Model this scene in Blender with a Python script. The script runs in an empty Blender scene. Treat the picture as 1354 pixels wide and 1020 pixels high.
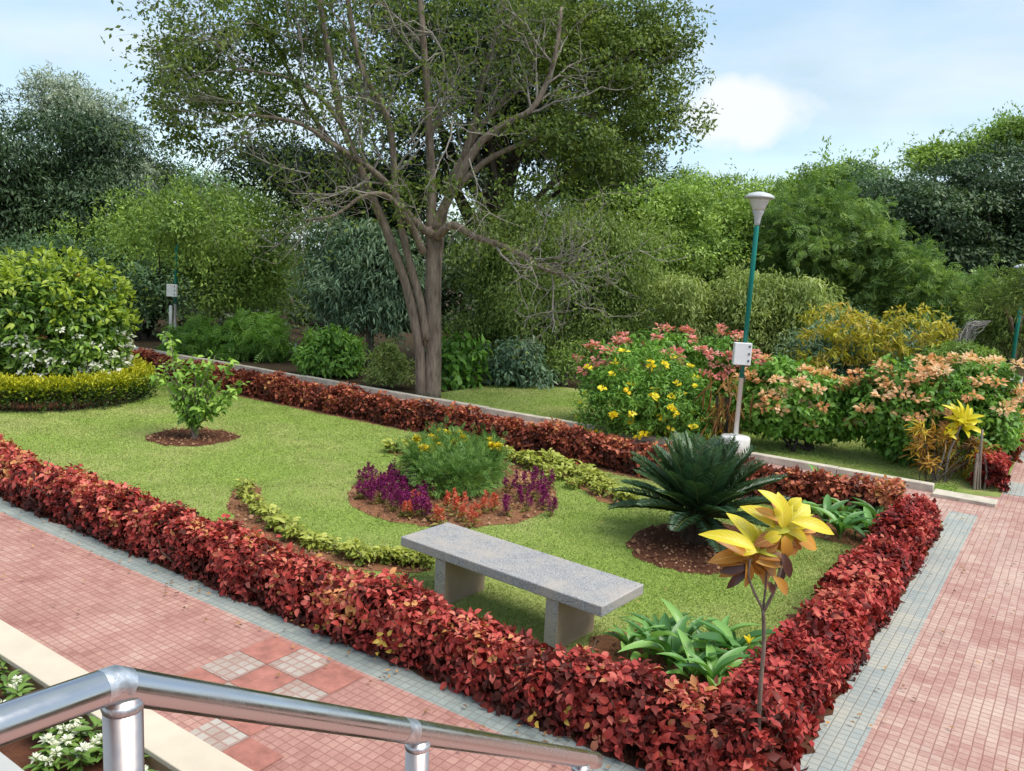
import bpy, bmesh, math, random
import numpy as np
from math import radians, sin, cos, pi, tan, atan2
from mathutils import Vector, Matrix

# ------------------------------------------------------------------ camera, sky, sun, exposure
SC = bpy.context.scene
C = SC.collection
FPX, PW, PH, EYE = 1090.0, 1354.0, 1020.0, 2.65
cam_d = bpy.data.cameras.new("camera")
cam = bpy.data.objects.new("camera", cam_d)
C.objects.link(cam)
cam_d.sensor_fit = 'HORIZONTAL'
cam_d.sensor_width = 36.0
cam_d.lens = FPX / PW * 36.0
cam_d.clip_start = 0.05
cam_d.clip_end = 3000
cam.matrix_world = Matrix.Translation((0, 0, EYE)) @ Matrix.Rotation(radians(90 - 8.4), 4, 'X') @ Matrix.Rotation(radians(2.8), 4, 'Z')
SC.camera = cam

SUN_AZ, SUN_EL = radians(118), radians(60)          # azimuth clockwise from +Y
world = bpy.data.worlds.new("World")
SC.world = world
world.use_nodes = True
wn, wl = world.node_tree.nodes, world.node_tree.links
wn.clear()
w_out = wn.new('ShaderNodeOutputWorld'); w_bg = wn.new('ShaderNodeBackground')
w_bg.inputs['Strength'].default_value = 0.14
sky = wn.new('ShaderNodeTexSky'); sky.sky_type = 'NISHITA'; sky.sun_disc = False
sky.sun_elevation = SUN_EL; sky.sun_rotation = SUN_AZ
sky.air_density = 1.0; sky.dust_density = 0.6; sky.ozone_density = 1.0
tc = wn.new('ShaderNodeTexCoord')
mp = wn.new('ShaderNodeMapping'); mp.inputs['Scale'].default_value = (1, 1, 3.2); mp.inputs['Location'].default_value = (0.35, 0.1, 0.0)
nz = wn.new('ShaderNodeTexNoise'); nz.inputs['Scale'].default_value = 2.6; nz.inputs['Detail'].default_value = 9; nz.inputs['Roughness'].default_value = 0.56
rp = wn.new('ShaderNodeValToRGB')
rp.color_ramp.elements[0].position = 0.36; rp.color_ramp.elements[0].color = (0.30, 0.30, 0.30, 1)
rp.color_ramp.elements[1].position = 0.66; rp.color_ramp.elements[1].color = (0.97, 0.97, 0.97, 1)
nz2 = wn.new('ShaderNodeTexNoise'); nz2.inputs['Scale'].default_value = 4.3; nz2.inputs['Detail'].default_value = 7
rp2 = wn.new('ShaderNodeValToRGB')
rp2.color_ramp.elements[0].position = 0.35; rp2.color_ramp.elements[0].color = (2.3, 3.1, 3.6, 1)
rp2.color_ramp.elements[1].position = 0.68; rp2.color_ramp.elements[1].color = (3.45, 3.85, 4.1, 1)
mx = wn.new('ShaderNodeMix'); mx.data_type = 'RGBA'
wl.new(tc.outputs['Generated'], mp.inputs['Vector']); wl.new(mp.outputs[0], nz.inputs['Vector']); wl.new(mp.outputs[0], nz2.inputs['Vector'])
wl.new(nz.outputs['Fac'], rp.inputs[0]); wl.new(nz2.outputs['Fac'], rp2.inputs[0])
wl.new(rp.outputs[0], mx.inputs['Factor']); wl.new(sky.outputs[0], mx.inputs['A']); wl.new(rp2.outputs[0], mx.inputs['B'])
# one small white heap of cloud to the right of the great tree
cd = (RCW := np.array(cam.matrix_world.to_3x3())) @ np.array([(985 - PW / 2) / FPX, -(148 - PH / 2) / FPX, -1.0]); cd = cd / np.linalg.norm(cd)
vs = wn.new('ShaderNodeVectorMath'); vs.operation = 'SUBTRACT'; vs.inputs[1].default_value = tuple(cd)
vm = wn.new('ShaderNodeVectorMath'); vm.operation = 'MULTIPLY'; vm.inputs[1].default_value = (27.0, 27.0, 50.0)
vl = wn.new('ShaderNodeVectorMath'); vl.operation = 'LENGTH'
nz3 = wn.new('ShaderNodeTexNoise'); nz3.inputs['Scale'].default_value = 16.0; nz3.inputs['Detail'].default_value = 6
ma = wn.new('ShaderNodeMath'); ma.operation = 'MULTIPLY_ADD'; ma.inputs[1].default_value = -2.6
rp3 = wn.new('ShaderNodeValToRGB'); rp3.color_ramp.elements[0].position = 0.0; rp3.color_ramp.elements[0].color = (0.85,) * 3 + (1,); rp3.color_ramp.elements[1].position = 0.75; rp3.color_ramp.elements[1].color = (0, 0, 0, 1)
mx2 = wn.new('ShaderNodeMix'); mx2.data_type = 'RGBA'; mx2.inputs['B'].default_value = (4.1, 4.18, 4.26, 1)
wl.new(tc.outputs['Generated'], vs.inputs[0]); wl.new(vs.outputs[0], vm.inputs[0]); wl.new(vm.outputs[0], vl.inputs[0]); wl.new(tc.outputs['Generated'], nz3.inputs['Vector'])
wl.new(nz3.outputs['Fac'], ma.inputs[0]); wl.new(vl.outputs['Value'], ma.inputs[2]); wl.new(ma.outputs[0], rp3.inputs[0])
wl.new(rp3.outputs[0], mx2.inputs['Factor']); wl.new(mx.outputs['Result'], mx2.inputs['A']); wl.new(mx2.outputs['Result'], w_bg.inputs['Color'])
wl.new(w_bg.outputs[0], w_out.inputs['Surface'])

sun_d = bpy.data.lights.new("sun", 'SUN'); sun_d.energy = 2.4; sun_d.angle = radians(40); sun_d.color = (1.0, 0.95, 0.86)
sun = bpy.data.objects.new("sun", sun_d); C.objects.link(sun)
sdir = Vector((sin(SUN_AZ) * cos(SUN_EL), cos(SUN_AZ) * cos(SUN_EL), sin(SUN_EL)))
sun.rotation_euler = sdir.to_track_quat('Z', 'Y').to_euler()
SC.view_settings.view_transform = 'Standard'; SC.view_settings.look = 'None'
SC.view_settings.gamma = 1.0; SC.view_settings.exposure = 0.82
SC.render.engine = 'CYCLES'
SC.cycles.max_bounces = 6; SC.cycles.diffuse_bounces = 3; SC.cycles.glossy_bounces = 3; SC.cycles.transmission_bounces = 3
SC.cycles.use_denoising = True
SC.cycles.use_adaptive_sampling = True; SC.cycles.adaptive_threshold = 0.02
SC.cycles.sample_clamp_indirect = 6.0

# ------------------------------------------------------------------ photo measurements -> places in the world
RC = np.array(cam.matrix_world.to_3x3())
def ray(x, y):
    return RC @ np.array([(x - PW / 2) / FPX, -(y - PH / 2) / FPX, -1.0])
def G(x, y, z=0.0):
    d = ray(x, y); return np.array([0, 0, EYE]) + d * ((z - EYE) / d[2])
def AT(x, y, Y):
    d = ray(x, y); return np.array([0, 0, EYE]) + d * (Y / d[1])
E1 = np.array([cos(radians(145.5)), sin(radians(145.5)), 0.0])      # along the front path, away to the upper left
E2 = np.array([cos(radians(55.5)), sin(radians(55.5)), 0.0])        # along the side path, away to the right
O = np.array([1.316, 3.715, 0.0])                                  # the garden's near corner
def ST(s, t, z=0.0):
    return O + E1 * s + E2 * t + np.array([0, 0, z])
def to_st(p):
    d = np.asarray(p)[..., :2] - O[:2]
    return d @ E1[:2], d @ E2[:2]

rng = np.random.default_rng(11)
random.seed(5)

# ------------------------------------------------------------------ materials
def new_mat(name):
    m = bpy.data.materials.new(name); m.use_nodes = True
    nt = m.node_tree; nt.nodes.clear()
    out = nt.nodes.new('ShaderNodeOutputMaterial'); b = nt.nodes.new('ShaderNodeBsdfPrincipled')
    nt.links.new(b.outputs[0], out.inputs[0])
    return m, nt, b, out
def node(nt, t, **kw):
    n = nt.nodes.new(t)
    for k, v in kw.items():
        if k in n.inputs: n.inputs[k].default_value = v
        else: setattr(n, k, v)
    return n
def ramp(nt, src, stops, interp='LINEAR'):
    r = nt.nodes.new('ShaderNodeValToRGB'); r.color_ramp.interpolation = interp
    e = r.color_ramp.elements
    while len(e) < len(stops): e.new(0.5)
    for i, (p, c) in enumerate(stops):
        e[i].position = p; e[i].color = (c[0], c[1], c[2], 1)
    nt.links.new(src, r.inputs[0]); return r.outputs[0]
def math_n(nt, op, a, b=None, clamp=False):
    n = nt.nodes.new('ShaderNodeMath'); n.operation = op; n.use_clamp = clamp
    for i, v in enumerate((a, b)):
        if v is None: continue
        if isinstance(v, (int, float)): n.inputs[i].default_value = v
        else: nt.links.new(v, n.inputs[i])
    return n.outputs[0]
def mixc(nt, fac, a, b, blend='MIX'):
    n = nt.nodes.new('ShaderNodeMix'); n.data_type = 'RGBA'; n.blend_type = blend
    for k, v in (('Factor', fac), ('A', a), ('B', b)):
        if isinstance(v, (int, float)): n.inputs[k].default_value = v
        elif isinstance(v, tuple): n.inputs[k].default_value = (*v, 1)
        else: nt.links.new(v, n.inputs[k])
    return n.outputs['Result']
def noise(nt, scale, detail=4, rough=0.55, coord='Object', vec=None):
    n = node(nt, 'ShaderNodeTexNoise', Scale=scale, Detail=detail, Roughness=rough)
    if vec is None:
        t = nt.nodes.new('ShaderNodeTexCoord'); vec = t.outputs[coord]
    nt.links.new(vec, n.inputs['Vector']); return n.outputs['Fac']
def bump(nt, b, h, strength=0.3, dist=0.01):
    n = node(nt, 'ShaderNodeBump', Strength=strength, Distance=dist)
    nt.links.new(h, n.inputs['Height']); nt.links.new(n.outputs[0], b.inputs['Normal'])

def leaf_mat(name, stops, rough=0.5, trans=0.25, spec=0.35, var=0.35, tcol=1.25, vein=None):
    """leaf colour from the per-leaf tint, broken up by a slow noise; some light passes through"""
    m, nt, b, out = new_mat(name)
    a = node(nt, 'ShaderNodeAttribute', attribute_name='tint')
    n = noise(nt, 1.7, 3)
    f = math_n(nt, 'ADD', a.outputs['Fac'], math_n(nt, 'MULTIPLY', math_n(nt, 'SUBTRACT', n, 0.5), var))
    col = ramp(nt, f, stops)
    if vein:
        uv = node(nt, 'ShaderNodeUVMap'); sp = nt.nodes.new('ShaderNodeSeparateXYZ'); nt.links.new(uv.outputs[0], sp.inputs[0])
        av = math_n(nt, 'ABSOLUTE', math_n(nt, 'SUBTRACT', sp.outputs[1], 0.5))
        w = math_n(nt, 'FRACT', math_n(nt, 'SUBTRACT', math_n(nt, 'MULTIPLY', sp.outputs[0], vein[1]), math_n(nt, 'MULTIPLY', av, vein[1] * 0.7)))
        side = math_n(nt, 'LESS_THAN', w, vein[2])
        mid = math_n(nt, 'LESS_THAN', av, 0.035)
        k = math_n(nt, 'MAXIMUM', side, mid)
        col = mixc(nt, math_n(nt, 'MULTIPLY', k, vein[3]), col, vein[0])
    nt.links.new(col, b.inputs['Base Color'])
    b.inputs['Roughness'].default_value = rough
    b.inputs['Specular IOR Level'].default_value = spec
    if trans > 0:
        t = nt.nodes.new('ShaderNodeBsdfTranslucent'); ms = nt.nodes.new('ShaderNodeMixShader')
        ms.inputs[0].default_value = trans
        tcn = mixc(nt, 1.0, col, (tcol, tcol, tcol * 0.6), 'MULTIPLY')
        nt.links.new(tcn, t.inputs[0])
        nt.links.new(b.outputs[0], ms.inputs[1]); nt.links.new(t.outputs[0], ms.inputs[2]); nt.links.new(ms.outputs[0], out.inputs[0])
    return m
def greens(dark, mid, light):
    return [(0.0, dark), (0.5, mid), (1.0, light)]

def plain(name, col, rough=0.6, metal=0.0, nscale=None, namp=0.2, bumpd=0.0, spec=0.4):
    m, nt, b, out = new_mat(name)
    b.inputs['Roughness'].default_value = rough; b.inputs['Metallic'].default_value = metal
    b.inputs['Specular IOR Level'].default_value = spec
    if nscale:
        n = noise(nt, nscale, 6, 0.6)
        c0 = tuple(x * (1 - namp) for x in col); c1 = tuple(min(1, x * (1 + namp)) for x in col)
        nt.links.new(ramp(nt, n, [(0.3, c0), (0.7, c1)]), b.inputs['Base Color'])
        if bumpd: bump(nt, b, n, 0.5, bumpd)
    else: b.inputs['Base Color'].default_value = (*col, 1)
    return m

def bark_mat(name, dark, light, scale=9):
    m, nt, b, out = new_mat(name)
    t = nt.nodes.new('ShaderNodeTexCoord'); mpn = node(nt, 'ShaderNodeMapping'); mpn.inputs['Scale'].default_value = (1, 1, 0.22)
    nt.links.new(t.outputs['Object'], mpn.inputs[0])
    n = noise(nt, scale, 8, 0.65, vec=mpn.outputs[0]); n2 = noise(nt, 1.3, 4)
    col = ramp(nt, n, [(0.32, dark), (0.68, light)])
    col = mixc(nt, math_n(nt, 'MULTIPLY', n2, 0.55), col, tuple(x * 0.55 for x in light))
    nt.links.new(col, b.inputs['Base Color']); b.inputs['Roughness'].default_value = 0.9; b.inputs['Specular IOR Level'].default_value = 0.2
    bump(nt, b, n, 1.0, 0.06)
    return m

def soil_mat(name, c0, c1):
    m, nt, b, out = new_mat(name)
    n = noise(nt, 5, 8, 0.65); n2 = noise(nt, 45, 5, 0.7); n3 = noise(nt, 1.2, 3)
    f = math_n(nt, 'ADD', math_n(nt, 'MULTIPLY', n, 0.5), math_n(nt, 'MULTIPLY', n2, 0.5))
    col = ramp(nt, f, [(0.36, c0), (0.62, c1)])
    col = mixc(nt, math_n(nt, 'MULTIPLY', n3, 0.35), col, tuple(x * 1.35 for x in c1))
    nt.links.new(col, b.inputs['Base Color']); b.inputs['Roughness'].default_value = 0.95; b.inputs['Specular IOR Level'].default_value = 0.1
    bump(nt, b, f, 0.9, 0.03)
    return m

def tile_mat(name, palette, groove_col, cell=0.06, tile=0.30, gw=0.10, fade=None, patch=0.28):
    """small chequered cement tiles: a grid of chips, each 30 cm tile with its own faded shade"""
    m, nt, b, out = new_mat(name)
    t = nt.nodes.new('ShaderNodeTexCoord'); sp = nt.nodes.new('ShaderNodeSeparateXYZ'); nt.links.new(t.outputs['Object'], sp.inputs[0])
    hs, ids = [], []
    wob = noise(nt, 4, 2)
    wob = math_n(nt, 'MULTIPLY', math_n(nt, 'SUBTRACT', wob, 0.5), 0.012)
    for ax in (0, 1):
        x = math_n(nt, 'ADD', sp.outputs[ax], wob)
        f = math_n(nt, 'FRACT', math_n(nt, 'DIVIDE', x, cell))
        d = math_n(nt, 'ABSOLUTE', math_n(nt, 'SUBTRACT', f, 0.5))           # 0.5 at the joint
        w = gw
        hs.append(math_n(nt, 'MULTIPLY', math_n(nt, 'SUBTRACT', 0.5, d), 1.0 / w, clamp=True))
        ids.append(math_n(nt, 'FLOOR', math_n(nt, 'DIVIDE', x, tile)))
    h = math_n(nt, 'MINIMUM', hs[0], hs[1])
    cb = nt.nodes.new('ShaderNodeCombineXYZ'); nt.links.new(ids[0], cb.inputs[0]); nt.links.new(ids[1], cb.inputs[1])
    wn_ = node(nt, 'ShaderNodeTexWhiteNoise', noise_dimensions='2D'); nt.links.new(cb.outputs[0], wn_.inputs['Vector'])
    big = noise(nt, 0.55, 3)
    fine = noise(nt, 38, 5, 0.7)
    med = noise(nt, 3.0, 6, 0.65)
    f = math_n(nt, 'ADD', math_n(nt, 'MULTIPLY', wn_.outputs['Value'], patch), math_n(nt, 'MULTIPLY', big, 1.0 - patch))
    cc = nt.nodes.new('ShaderNodeCombineXYZ')
    for ax in (0, 1): nt.links.new(math_n(nt, 'FLOOR', math_n(nt, 'DIVIDE', sp.outputs[ax], cell)), cc.inputs[ax])
    wc = node(nt, 'ShaderNodeTexWhiteNoise', noise_dimensions='2D'); nt.links.new(cc.outputs[0], wc.inputs['Vector'])
    f = math_n(nt, 'ADD', f, math_n(nt, 'MULTIPLY', math_n(nt, 'SUBTRACT', wc.outputs['Value'], 0.5), 0.22))
    f = math_n(nt, 'ADD', f, math_n(nt, 'MULTIPLY', math_n(nt, 'SUBTRACT', med, 0.5), 0.9))
    f = math_n(nt, 'ADD', f, math_n(nt, 'MULTIPLY', math_n(nt, 'SUBTRACT', fine, 0.5), 0.55))
    col = ramp(nt, f, palette)
    dirt = noise(nt, 1.6, 7, 0.7)
    stn = ramp(nt, noise(nt, 0.95, 9, 0.72), [(0.50, (0, 0, 0)), (0.72, (0.5,) * 3)])
    col = mixc(nt, stn, col, tuple(x * 0.62 + 0.02 for x in palette[1][1]))
    spots_ = ramp(nt, noise(nt, 6.5, 3, 0.5), [(0.70, (0, 0, 0)), (0.78, (0.45,) * 3)])
    col = mixc(nt, spots_, col, (0.16, 0.12, 0.10))
    gm = math_n(nt, 'MULTIPLY', math_n(nt, 'SUBTRACT', 1.0, h), ramp(nt, dirt, [(0.25, (0.45,) * 3), (0.7, (0.95,) * 3)]))
    col = mixc(nt, gm, col, groove_col)
    nt.links.new(col, b.inputs['Base Color'])
    b.inputs['Roughness'].default_value = 0.82; b.inputs['Specular IOR Level'].default_value = 0.25
    hh = math_n(nt, 'ADD', h, math_n(nt, 'MULTIPLY', fine, 0.5))
    bump(nt, b, hh, 0.55, 0.006)
    return m

# ------------------------------------------------------------------ objects
def empty(name, loc=(0, 0, 0), rz=0.0):
    o = bpy.data.objects.new(name, None); C.objects.link(o)
    o.location = tuple(loc); o.rotation_euler = (0, 0, rz); o.empty_display_size = 0.1
    return o
def tag(o, label, cat, group=None, kind=None):
    o['label'] = label; o['category'] = cat
    if group: o['group'] = group
    if kind: o['kind'] = kind
    return o
def thing(name, label, cat, loc=(0, 0, 0), rz=0.0, group=None):
    return tag(empty(name, loc, rz), label, cat, group)
def link(name, me, mat, parent=None):
    o = bpy.data.objects.new(name, me); C.objects.link(o)
    for m in (mat if isinstance(mat, (list, tuple)) else [mat]):
        me.materials.append(m)
    if parent is not None: o.parent = parent
    return o
def dup(root, loc, rz=0.0, scale=1.0, label=None):
    def cp(o, par):
        c = o.copy(); C.objects.link(c)
        if par is not None: c.parent = par
        for ch in o.children: cp(ch, c)
        return c
    r = cp(root, None)
    r.location = tuple(loc); r.rotation_euler = (0, 0, rz); r.scale = (scale,) * 3
    if label: r['label'] = label
    return r

class MB:
    """collects geometry for one mesh"""
    def __init__(s): s.v, s.f, s.mi, s.n = [], [], [], 0
    def add(s, verts, faces, mi=0):
        s.v.append(np.asarray(verts, float).reshape(-1, 3))
        s.f += [tuple(i + s.n for i in f) for f in faces]; s.mi += [mi] * len(faces)
        s.n += len(s.v[-1])
    def box(s, lo, hi, M=None, mi=0):
        (x0, y0, z0), (x1, y1, z1) = lo, hi
        v = np.array([(x0, y0, z0), (x1, y0, z0), (x1, y1, z0), (x0, y1, z0), (x0, y0, z1), (x1, y0, z1), (x1, y1, z1), (x0, y1, z1)], float)
        if M is not None: v = v @ np.array(M.to_3x3()).T + np.array(M.translation)
        s.add(v, [(0, 3, 2, 1), (4, 5, 6, 7), (0, 1, 5, 4), (1, 2, 6, 5), (2, 3, 7, 6), (3, 0, 4, 7)], mi)
    def tube(s, pts, rad, sides=6, cap=True, wob=0.0):
        p = np.asarray(pts, float); n = len(p)
        r = np.full(n, rad, float) if np.isscalar(rad) else np.asarray(rad, float)
        tg = np.gradient(p, axis=0); tg /= np.linalg.norm(tg, axis=1)[:, None] + 1e-9
        up = np.array([0.0, 0, 1]) if abs(tg[0][2]) < 0.9 else np.array([1.0, 0, 0])
        u = np.cross(up, tg[0]); u /= np.linalg.norm(u)
        a = np.arange(sides) * 2 * pi / sides; V = []
        for i in range(n):
            u = u - tg[i] * (u @ tg[i]); u /= np.linalg.norm(u) + 1e-9
            w = np.cross(tg[i], u)
            rr = r[i] * (1 + (wob * np.sin(a * 3 + i * 0.7) if wob else 0))
            V.append(p[i] + np.outer(np.cos(a) * rr, u) + np.outer(np.sin(a) * rr, w))
        F = [(i * sides + j, i * sides + (j + 1) % sides, (i + 1) * sides + (j + 1) % sides, (i + 1) * sides + j) for i in range(n - 1) for j in range(sides)]
        if cap: F += [tuple(range(sides))[::-1], tuple((n - 1) * sides + j for j in range(sides))]
        s.add(np.concatenate(V), F)
    def lathe(s, prof, sides=24, c=(0, 0, 0)):
        a = np.arange(sides) * 2 * pi / sides
        V = np.concatenate([np.stack([r * np.cos(a) + c[0], r * np.sin(a) + c[1], np.full(sides, z + c[2])], 1) for r, z in prof])
        n = len(prof)
        F = [(i * sides + j, i * sides + (j + 1) % sides, (i + 1) * sides + (j + 1) % sides, (i + 1) * sides + j) for i in range(n - 1) for j in range(sides)]
        F += [tuple(range(sides))[::-1], tuple((n - 1) * sides + j for j in range(sides))]
        s.add(V, F)
    def build(s, name, mat, parent=None, smooth=False, bevel=0.0, seg=2):
        me = bpy.data.meshes.new(name)
        me.from_pydata(np.concatenate(s.v).tolist(), [], s.f); me.update()
        if any(s.mi): me.polygons.foreach_set('material_index', s.mi)
        if bevel:
            bm = bmesh.new(); bm.from_mesh(me)
            bmesh.ops.remove_doubles(bm, verts=bm.verts, dist=1e-5)
            bmesh.ops.bevel(bm, geom=[e for e in bm.edges if e.calc_face_angle(0) > 0.5], offset=bevel, segments=seg, affect='EDGES', profile=0.5)
            bm.to_mesh(me); bm.free()
        if smooth: me.polygons.foreach_set('use_smooth', [True] * len(me.polygons))
        return link(name, me, mat, parent)

# leaf templates: x along the leaf, y across, z out of its face, with faces
T_CARD = (np.array([(0, 0, 0), (0.45, -0.5, 0.10), (1, 0, -0.06), (0.45, 0.5, 0.10)]), [(0, 1, 2), (0, 2, 3)])
T_OVATE = (np.array([(0, 0, 0), (0.30, -0.46, 0.07), (0.33, 0, 0.01), (0.30, 0.46, 0.07), (0.68, -0.36, 0.04), (0.68, 0, -0.05), (0.68, 0.36, 0.02), (0.97, 0, -0.24)]),
           [(0, 1, 2), (0, 2, 3), (1, 4, 5, 2), (2, 5, 6, 3), (4, 7, 5), (5, 7, 6)])
def t_long(droop=0.35, fold=0.12, segs=5, shape=None):
    V, F = [], []
    for i in range(segs + 1):
        u = i / segs
        w = (shape(u) if shape else sin(pi * min(1, u * 0.94 + 0.03)) ** 0.8)
        z = -droop * u * u
        V += [(u * (1 - 0.25 * droop * u), -0.5 * w, z + fold * w * 0.5), (u * (1 - 0.25 * droop * u), 0, z), (u * (1 - 0.25 * droop * u), 0.5 * w, z + fold * w * 0.5)]
    for i in range(segs):
        a = i * 3; F += [(a, a + 3, a + 4, a + 1), (a + 1, a + 4, a + 5, a + 2)]
    UV = [(i / segs, j / 2) for i in range(segs + 1) for j in range(3)]
    return (np.array(V), F, np.array(UV))
T_LONG = t_long()
T_BLADE = (np.array([(0, -0.5, 0), (0, 0.5, 0), (0.55, 0, 0.0), (1, 0, -0.25)]), [(0, 1, 2), (1, 3, 2)])
def t_spray(pairs=7, lw=0.13, ll=0.42, droop=0.25):
    V, F = [], []
    for i in range(pairs):
        u = 0.12 + 0.88 * i / (pairs - 1); k = sin(pi * (0.15 + 0.75 * u)) * ll
        for sgn in (-1, 1):
            b = len(V); z = -droop * u * u
            V += [(u, 0, z), (u + 0.10 * k + lw * 0.5, sgn * 0.5 * k, z + 0.02), (u + 0.45 * k, sgn * k, z - 0.06), (u + 0.15 * k - lw * 0.3, sgn * 0.55 * k, z + 0.02)]
            F.append((b, b + 1, b + 2, b + 3) if sgn < 0 else (b, b + 3, b + 2, b + 1))
    return (np.array(V), F)
T_SPRAY = t_spray()
T_SPRAY5 = t_spray(5, 0.2, 0.5, 0.3)

def unit(a):
    return a / (np.linalg.norm(a, axis=-1, keepdims=True) + 1e-9)
def rnd(n, s=1.0):
    return rng.normal(size=(n, 3)) * s

class Leaves:
    def __init__(s): s.V, s.fl, s.ln, s.t, s.uv, s.n = [], [], [], [], [], 0
    def add(s, tm, pos, d, nrm, L, W, tint):
        tv, tf = tm[0], tm[1]; N, k = len(pos), len(tv)
        if N == 0: return
        pos = np.asarray(pos, float)
        L = np.broadcast_to(np.asarray(L, float), (N,))[:, None, None]; W = np.broadcast_to(np.asarray(W, float), (N,))[:, None, None]
        d = unit(np.asarray(d, float)); sd = unit(np.cross(nrm, d)); nn = np.cross(d, sd)
        V = pos[:, None, :] + d[:, None, :] * tv[None, :, 0:1] * L + sd[:, None, :] * tv[None, :, 1:2] * W + nn[:, None, :] * tv[None, :, 2:3] * L
        s.V.append(V.reshape(-1, 3).astype(np.float32))
        flat = np.array([i for f in tf for i in f]); ln = np.array([len(f) for f in tf])
        s.fl.append((np.arange(N)[:, None] * k + flat[None, :] + s.n).reshape(-1)); s.ln.append(np.tile(ln, N))
        s.t.append(np.repeat(np.broadcast_to(np.asarray(tint, float), (N,)), k))
        uv = tm[2] if len(tm) > 2 else np.zeros((k, 2))
        s.uv.append(np.tile(uv[flat], (N, 1)))
        s.n += N * k
    def build(s, name, mat, parent=None, uv=False, smooth=False):
        V = np.concatenate(s.V); fl = np.concatenate(s.fl).astype(np.int32); ln = np.concatenate(s.ln).astype(np.int32)
        me = bpy.data.meshes.new(name)
        me.vertices.add(len(V)); me.vertices.foreach_set('co', V.reshape(-1))
        me.loops.add(len(fl)); me.loops.foreach_set('vertex_index', fl)
        me.polygons.add(len(ln)); st = np.zeros(len(ln), np.int32); st[1:] = np.cumsum(ln)[:-1]
        me.polygons.foreach_set('loop_start', st)
        try: me.polygons.foreach_set('loop_total', ln)
        except Exception: pass
        a = me.attributes.new('tint', 'FLOAT', 'POINT'); a.data.foreach_set('value', np.concatenate(s.t).astype(np.float32))
        if uv:
            l = me.uv_layers.new(name='UVMap'); l.data.foreach_set('uv', np.concatenate(s.uv).astype(np.float32).reshape(-1))
        if smooth: me.polygons.foreach_set('use_smooth', np.ones(len(ln), bool))
        me.update(calc_edges=True)
        return link(name, me, mat, parent)

_ph = np.random.default_rng(3).uniform(0, 6.28, (12, 3)); _dr = unit(np.random.default_rng(4).normal(size=(12, 3)))
def lump(p, f=1.0):
    """cheap smooth 3-d noise, about -1..1"""
    p = np.asarray(p, float); r = np.zeros(p.shape[:-1])
    for i in range(12):
        r += np.sin((p @ _dr[i]) * f * (1 + 0.23 * i) + _ph[i, 0]) / 3.2
    return r

# ------------------------------------------------------------------ ground, lawns, paths
def sheet(name, poly, z, mat, frame=True, kind='structure'):
    """flat sheet given in garden (s, t) corners; its own axes follow the paths"""
    me = bpy.data.meshes.new(name)
    me.from_pydata([(s, t, 0) for s, t in poly], [], [tuple(range(len(poly)))])
    me.update(); o = link(name, me, mat)
    if me.polygons[0].normal.z < 0: me.flip_normals()
    # local x = -E1, local y = E2 keeps the frame right-handed
    o.location = (O[0], O[1], z); o.rotation_euler = (0, 0, radians(145.5 - 180))
    o['kind'] = kind
    return o
def fst(poly):   # (s,t) -> local coordinates of the sheets
    return [(-s, t) for s, t in poly]

def grass_mat(name, c0, c1, dry, blades=False):
    m, nt, b, out = new_mat(name)
    n = noise(nt, 0.55, 4, 0.6); n2 = noise(nt, 7, 5, 0.65); n3 = noise(nt, 60, 4, 0.7)
    f = math_n(nt, 'ADD', math_n(nt, 'MULTIPLY', n2, 0.6), math_n(nt, 'MULTIPLY', n3, 0.4))
    if blades:
        a = node(nt, 'ShaderNodeAttribute', attribute_name='tint')
        f = math_n(nt, 'ADD', math_n(nt, 'MULTIPLY', f, 0.5), math_n(nt, 'MULTIPLY', a.outputs['Fac'], 0.5))
    col = ramp(nt, f, [(0.3, c0), (0.7, c1)])
    col = mixc(nt, ramp(nt, n, [(0.45, (0, 0, 0)), (0.68, (0.9,) * 3)]), col, dry)
    col = mixc(nt, ramp(nt, noise(nt, 1.9, 5, 0.6), [(0.50, (0, 0, 0)), (0.66, (0.42,) * 3)]), col, tuple(x * 0.62 for x in c0))
    nt.links.new(col, b.inputs['Base Color']); b.inputs['Roughness'].default_value = 0.85; b.inputs['Specular IOR Level'].default_value = 0.15
    if not blades: bump(nt, b, f, 1.0, 0.03)
    return m
M_lawn = grass_mat('lawn_turf', (0.17, 0.24, 0.045), (0.27, 0.35, 0.085), (0.38, 0.37, 0.15))
M_blade = grass_mat('grass_blades', (0.26, 0.37, 0.065), (0.38, 0.49, 0.115), (0.52, 0.50, 0.21), True)
M_floor = soil_mat('leaf_litter', (0.030, 0.022, 0.014), (0.085, 0.060, 0.035))
M_soil = soil_mat('red_soil', (0.10, 0.040, 0.020), (0.30, 0.145, 0.075))
M_soil_dark = soil_mat('damp_soil', (0.050, 0.020, 0.012), (0.135, 0.055, 0.032))
M_red = tile_mat('red_tiles', [(0.15, (0.30, 0.135, 0.11)), (0.42, (0.40, 0.205, 0.17)), (0.65, (0.47, 0.265, 0.215)), (0.92, (0.55, 0.385, 0.315))], (0.27, 0.115, 0.09), patch=0.16)
M_pink = tile_mat('faded_red_tiles', [(0.12, (0.33, 0.16, 0.135)), (0.4, (0.42, 0.245, 0.205)), (0.62, (0.50, 0.345, 0.285)), (0.9, (0.57, 0.43, 0.345))], (0.27, 0.115, 0.09), patch=0.24)
M_grey = tile_mat('grey_tiles', [(0.2, (0.21, 0.245, 0.235)), (0.5, (0.285, 0.315, 0.295)), (0.85, (0.39, 0.395, 0.345))], (0.22, 0.21, 0.175), patch=0.16)
M_bluegrey = tile_mat('blue_grey_tiles', [(0.12, (0.26, 0.305, 0.31)), (0.38, (0.325, 0.352, 0.335)), (0.62, (0.395, 0.395, 0.35)), (0.9, (0.46, 0.435, 0.35))], (0.23, 0.215, 0.175), patch=0.2)

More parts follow.
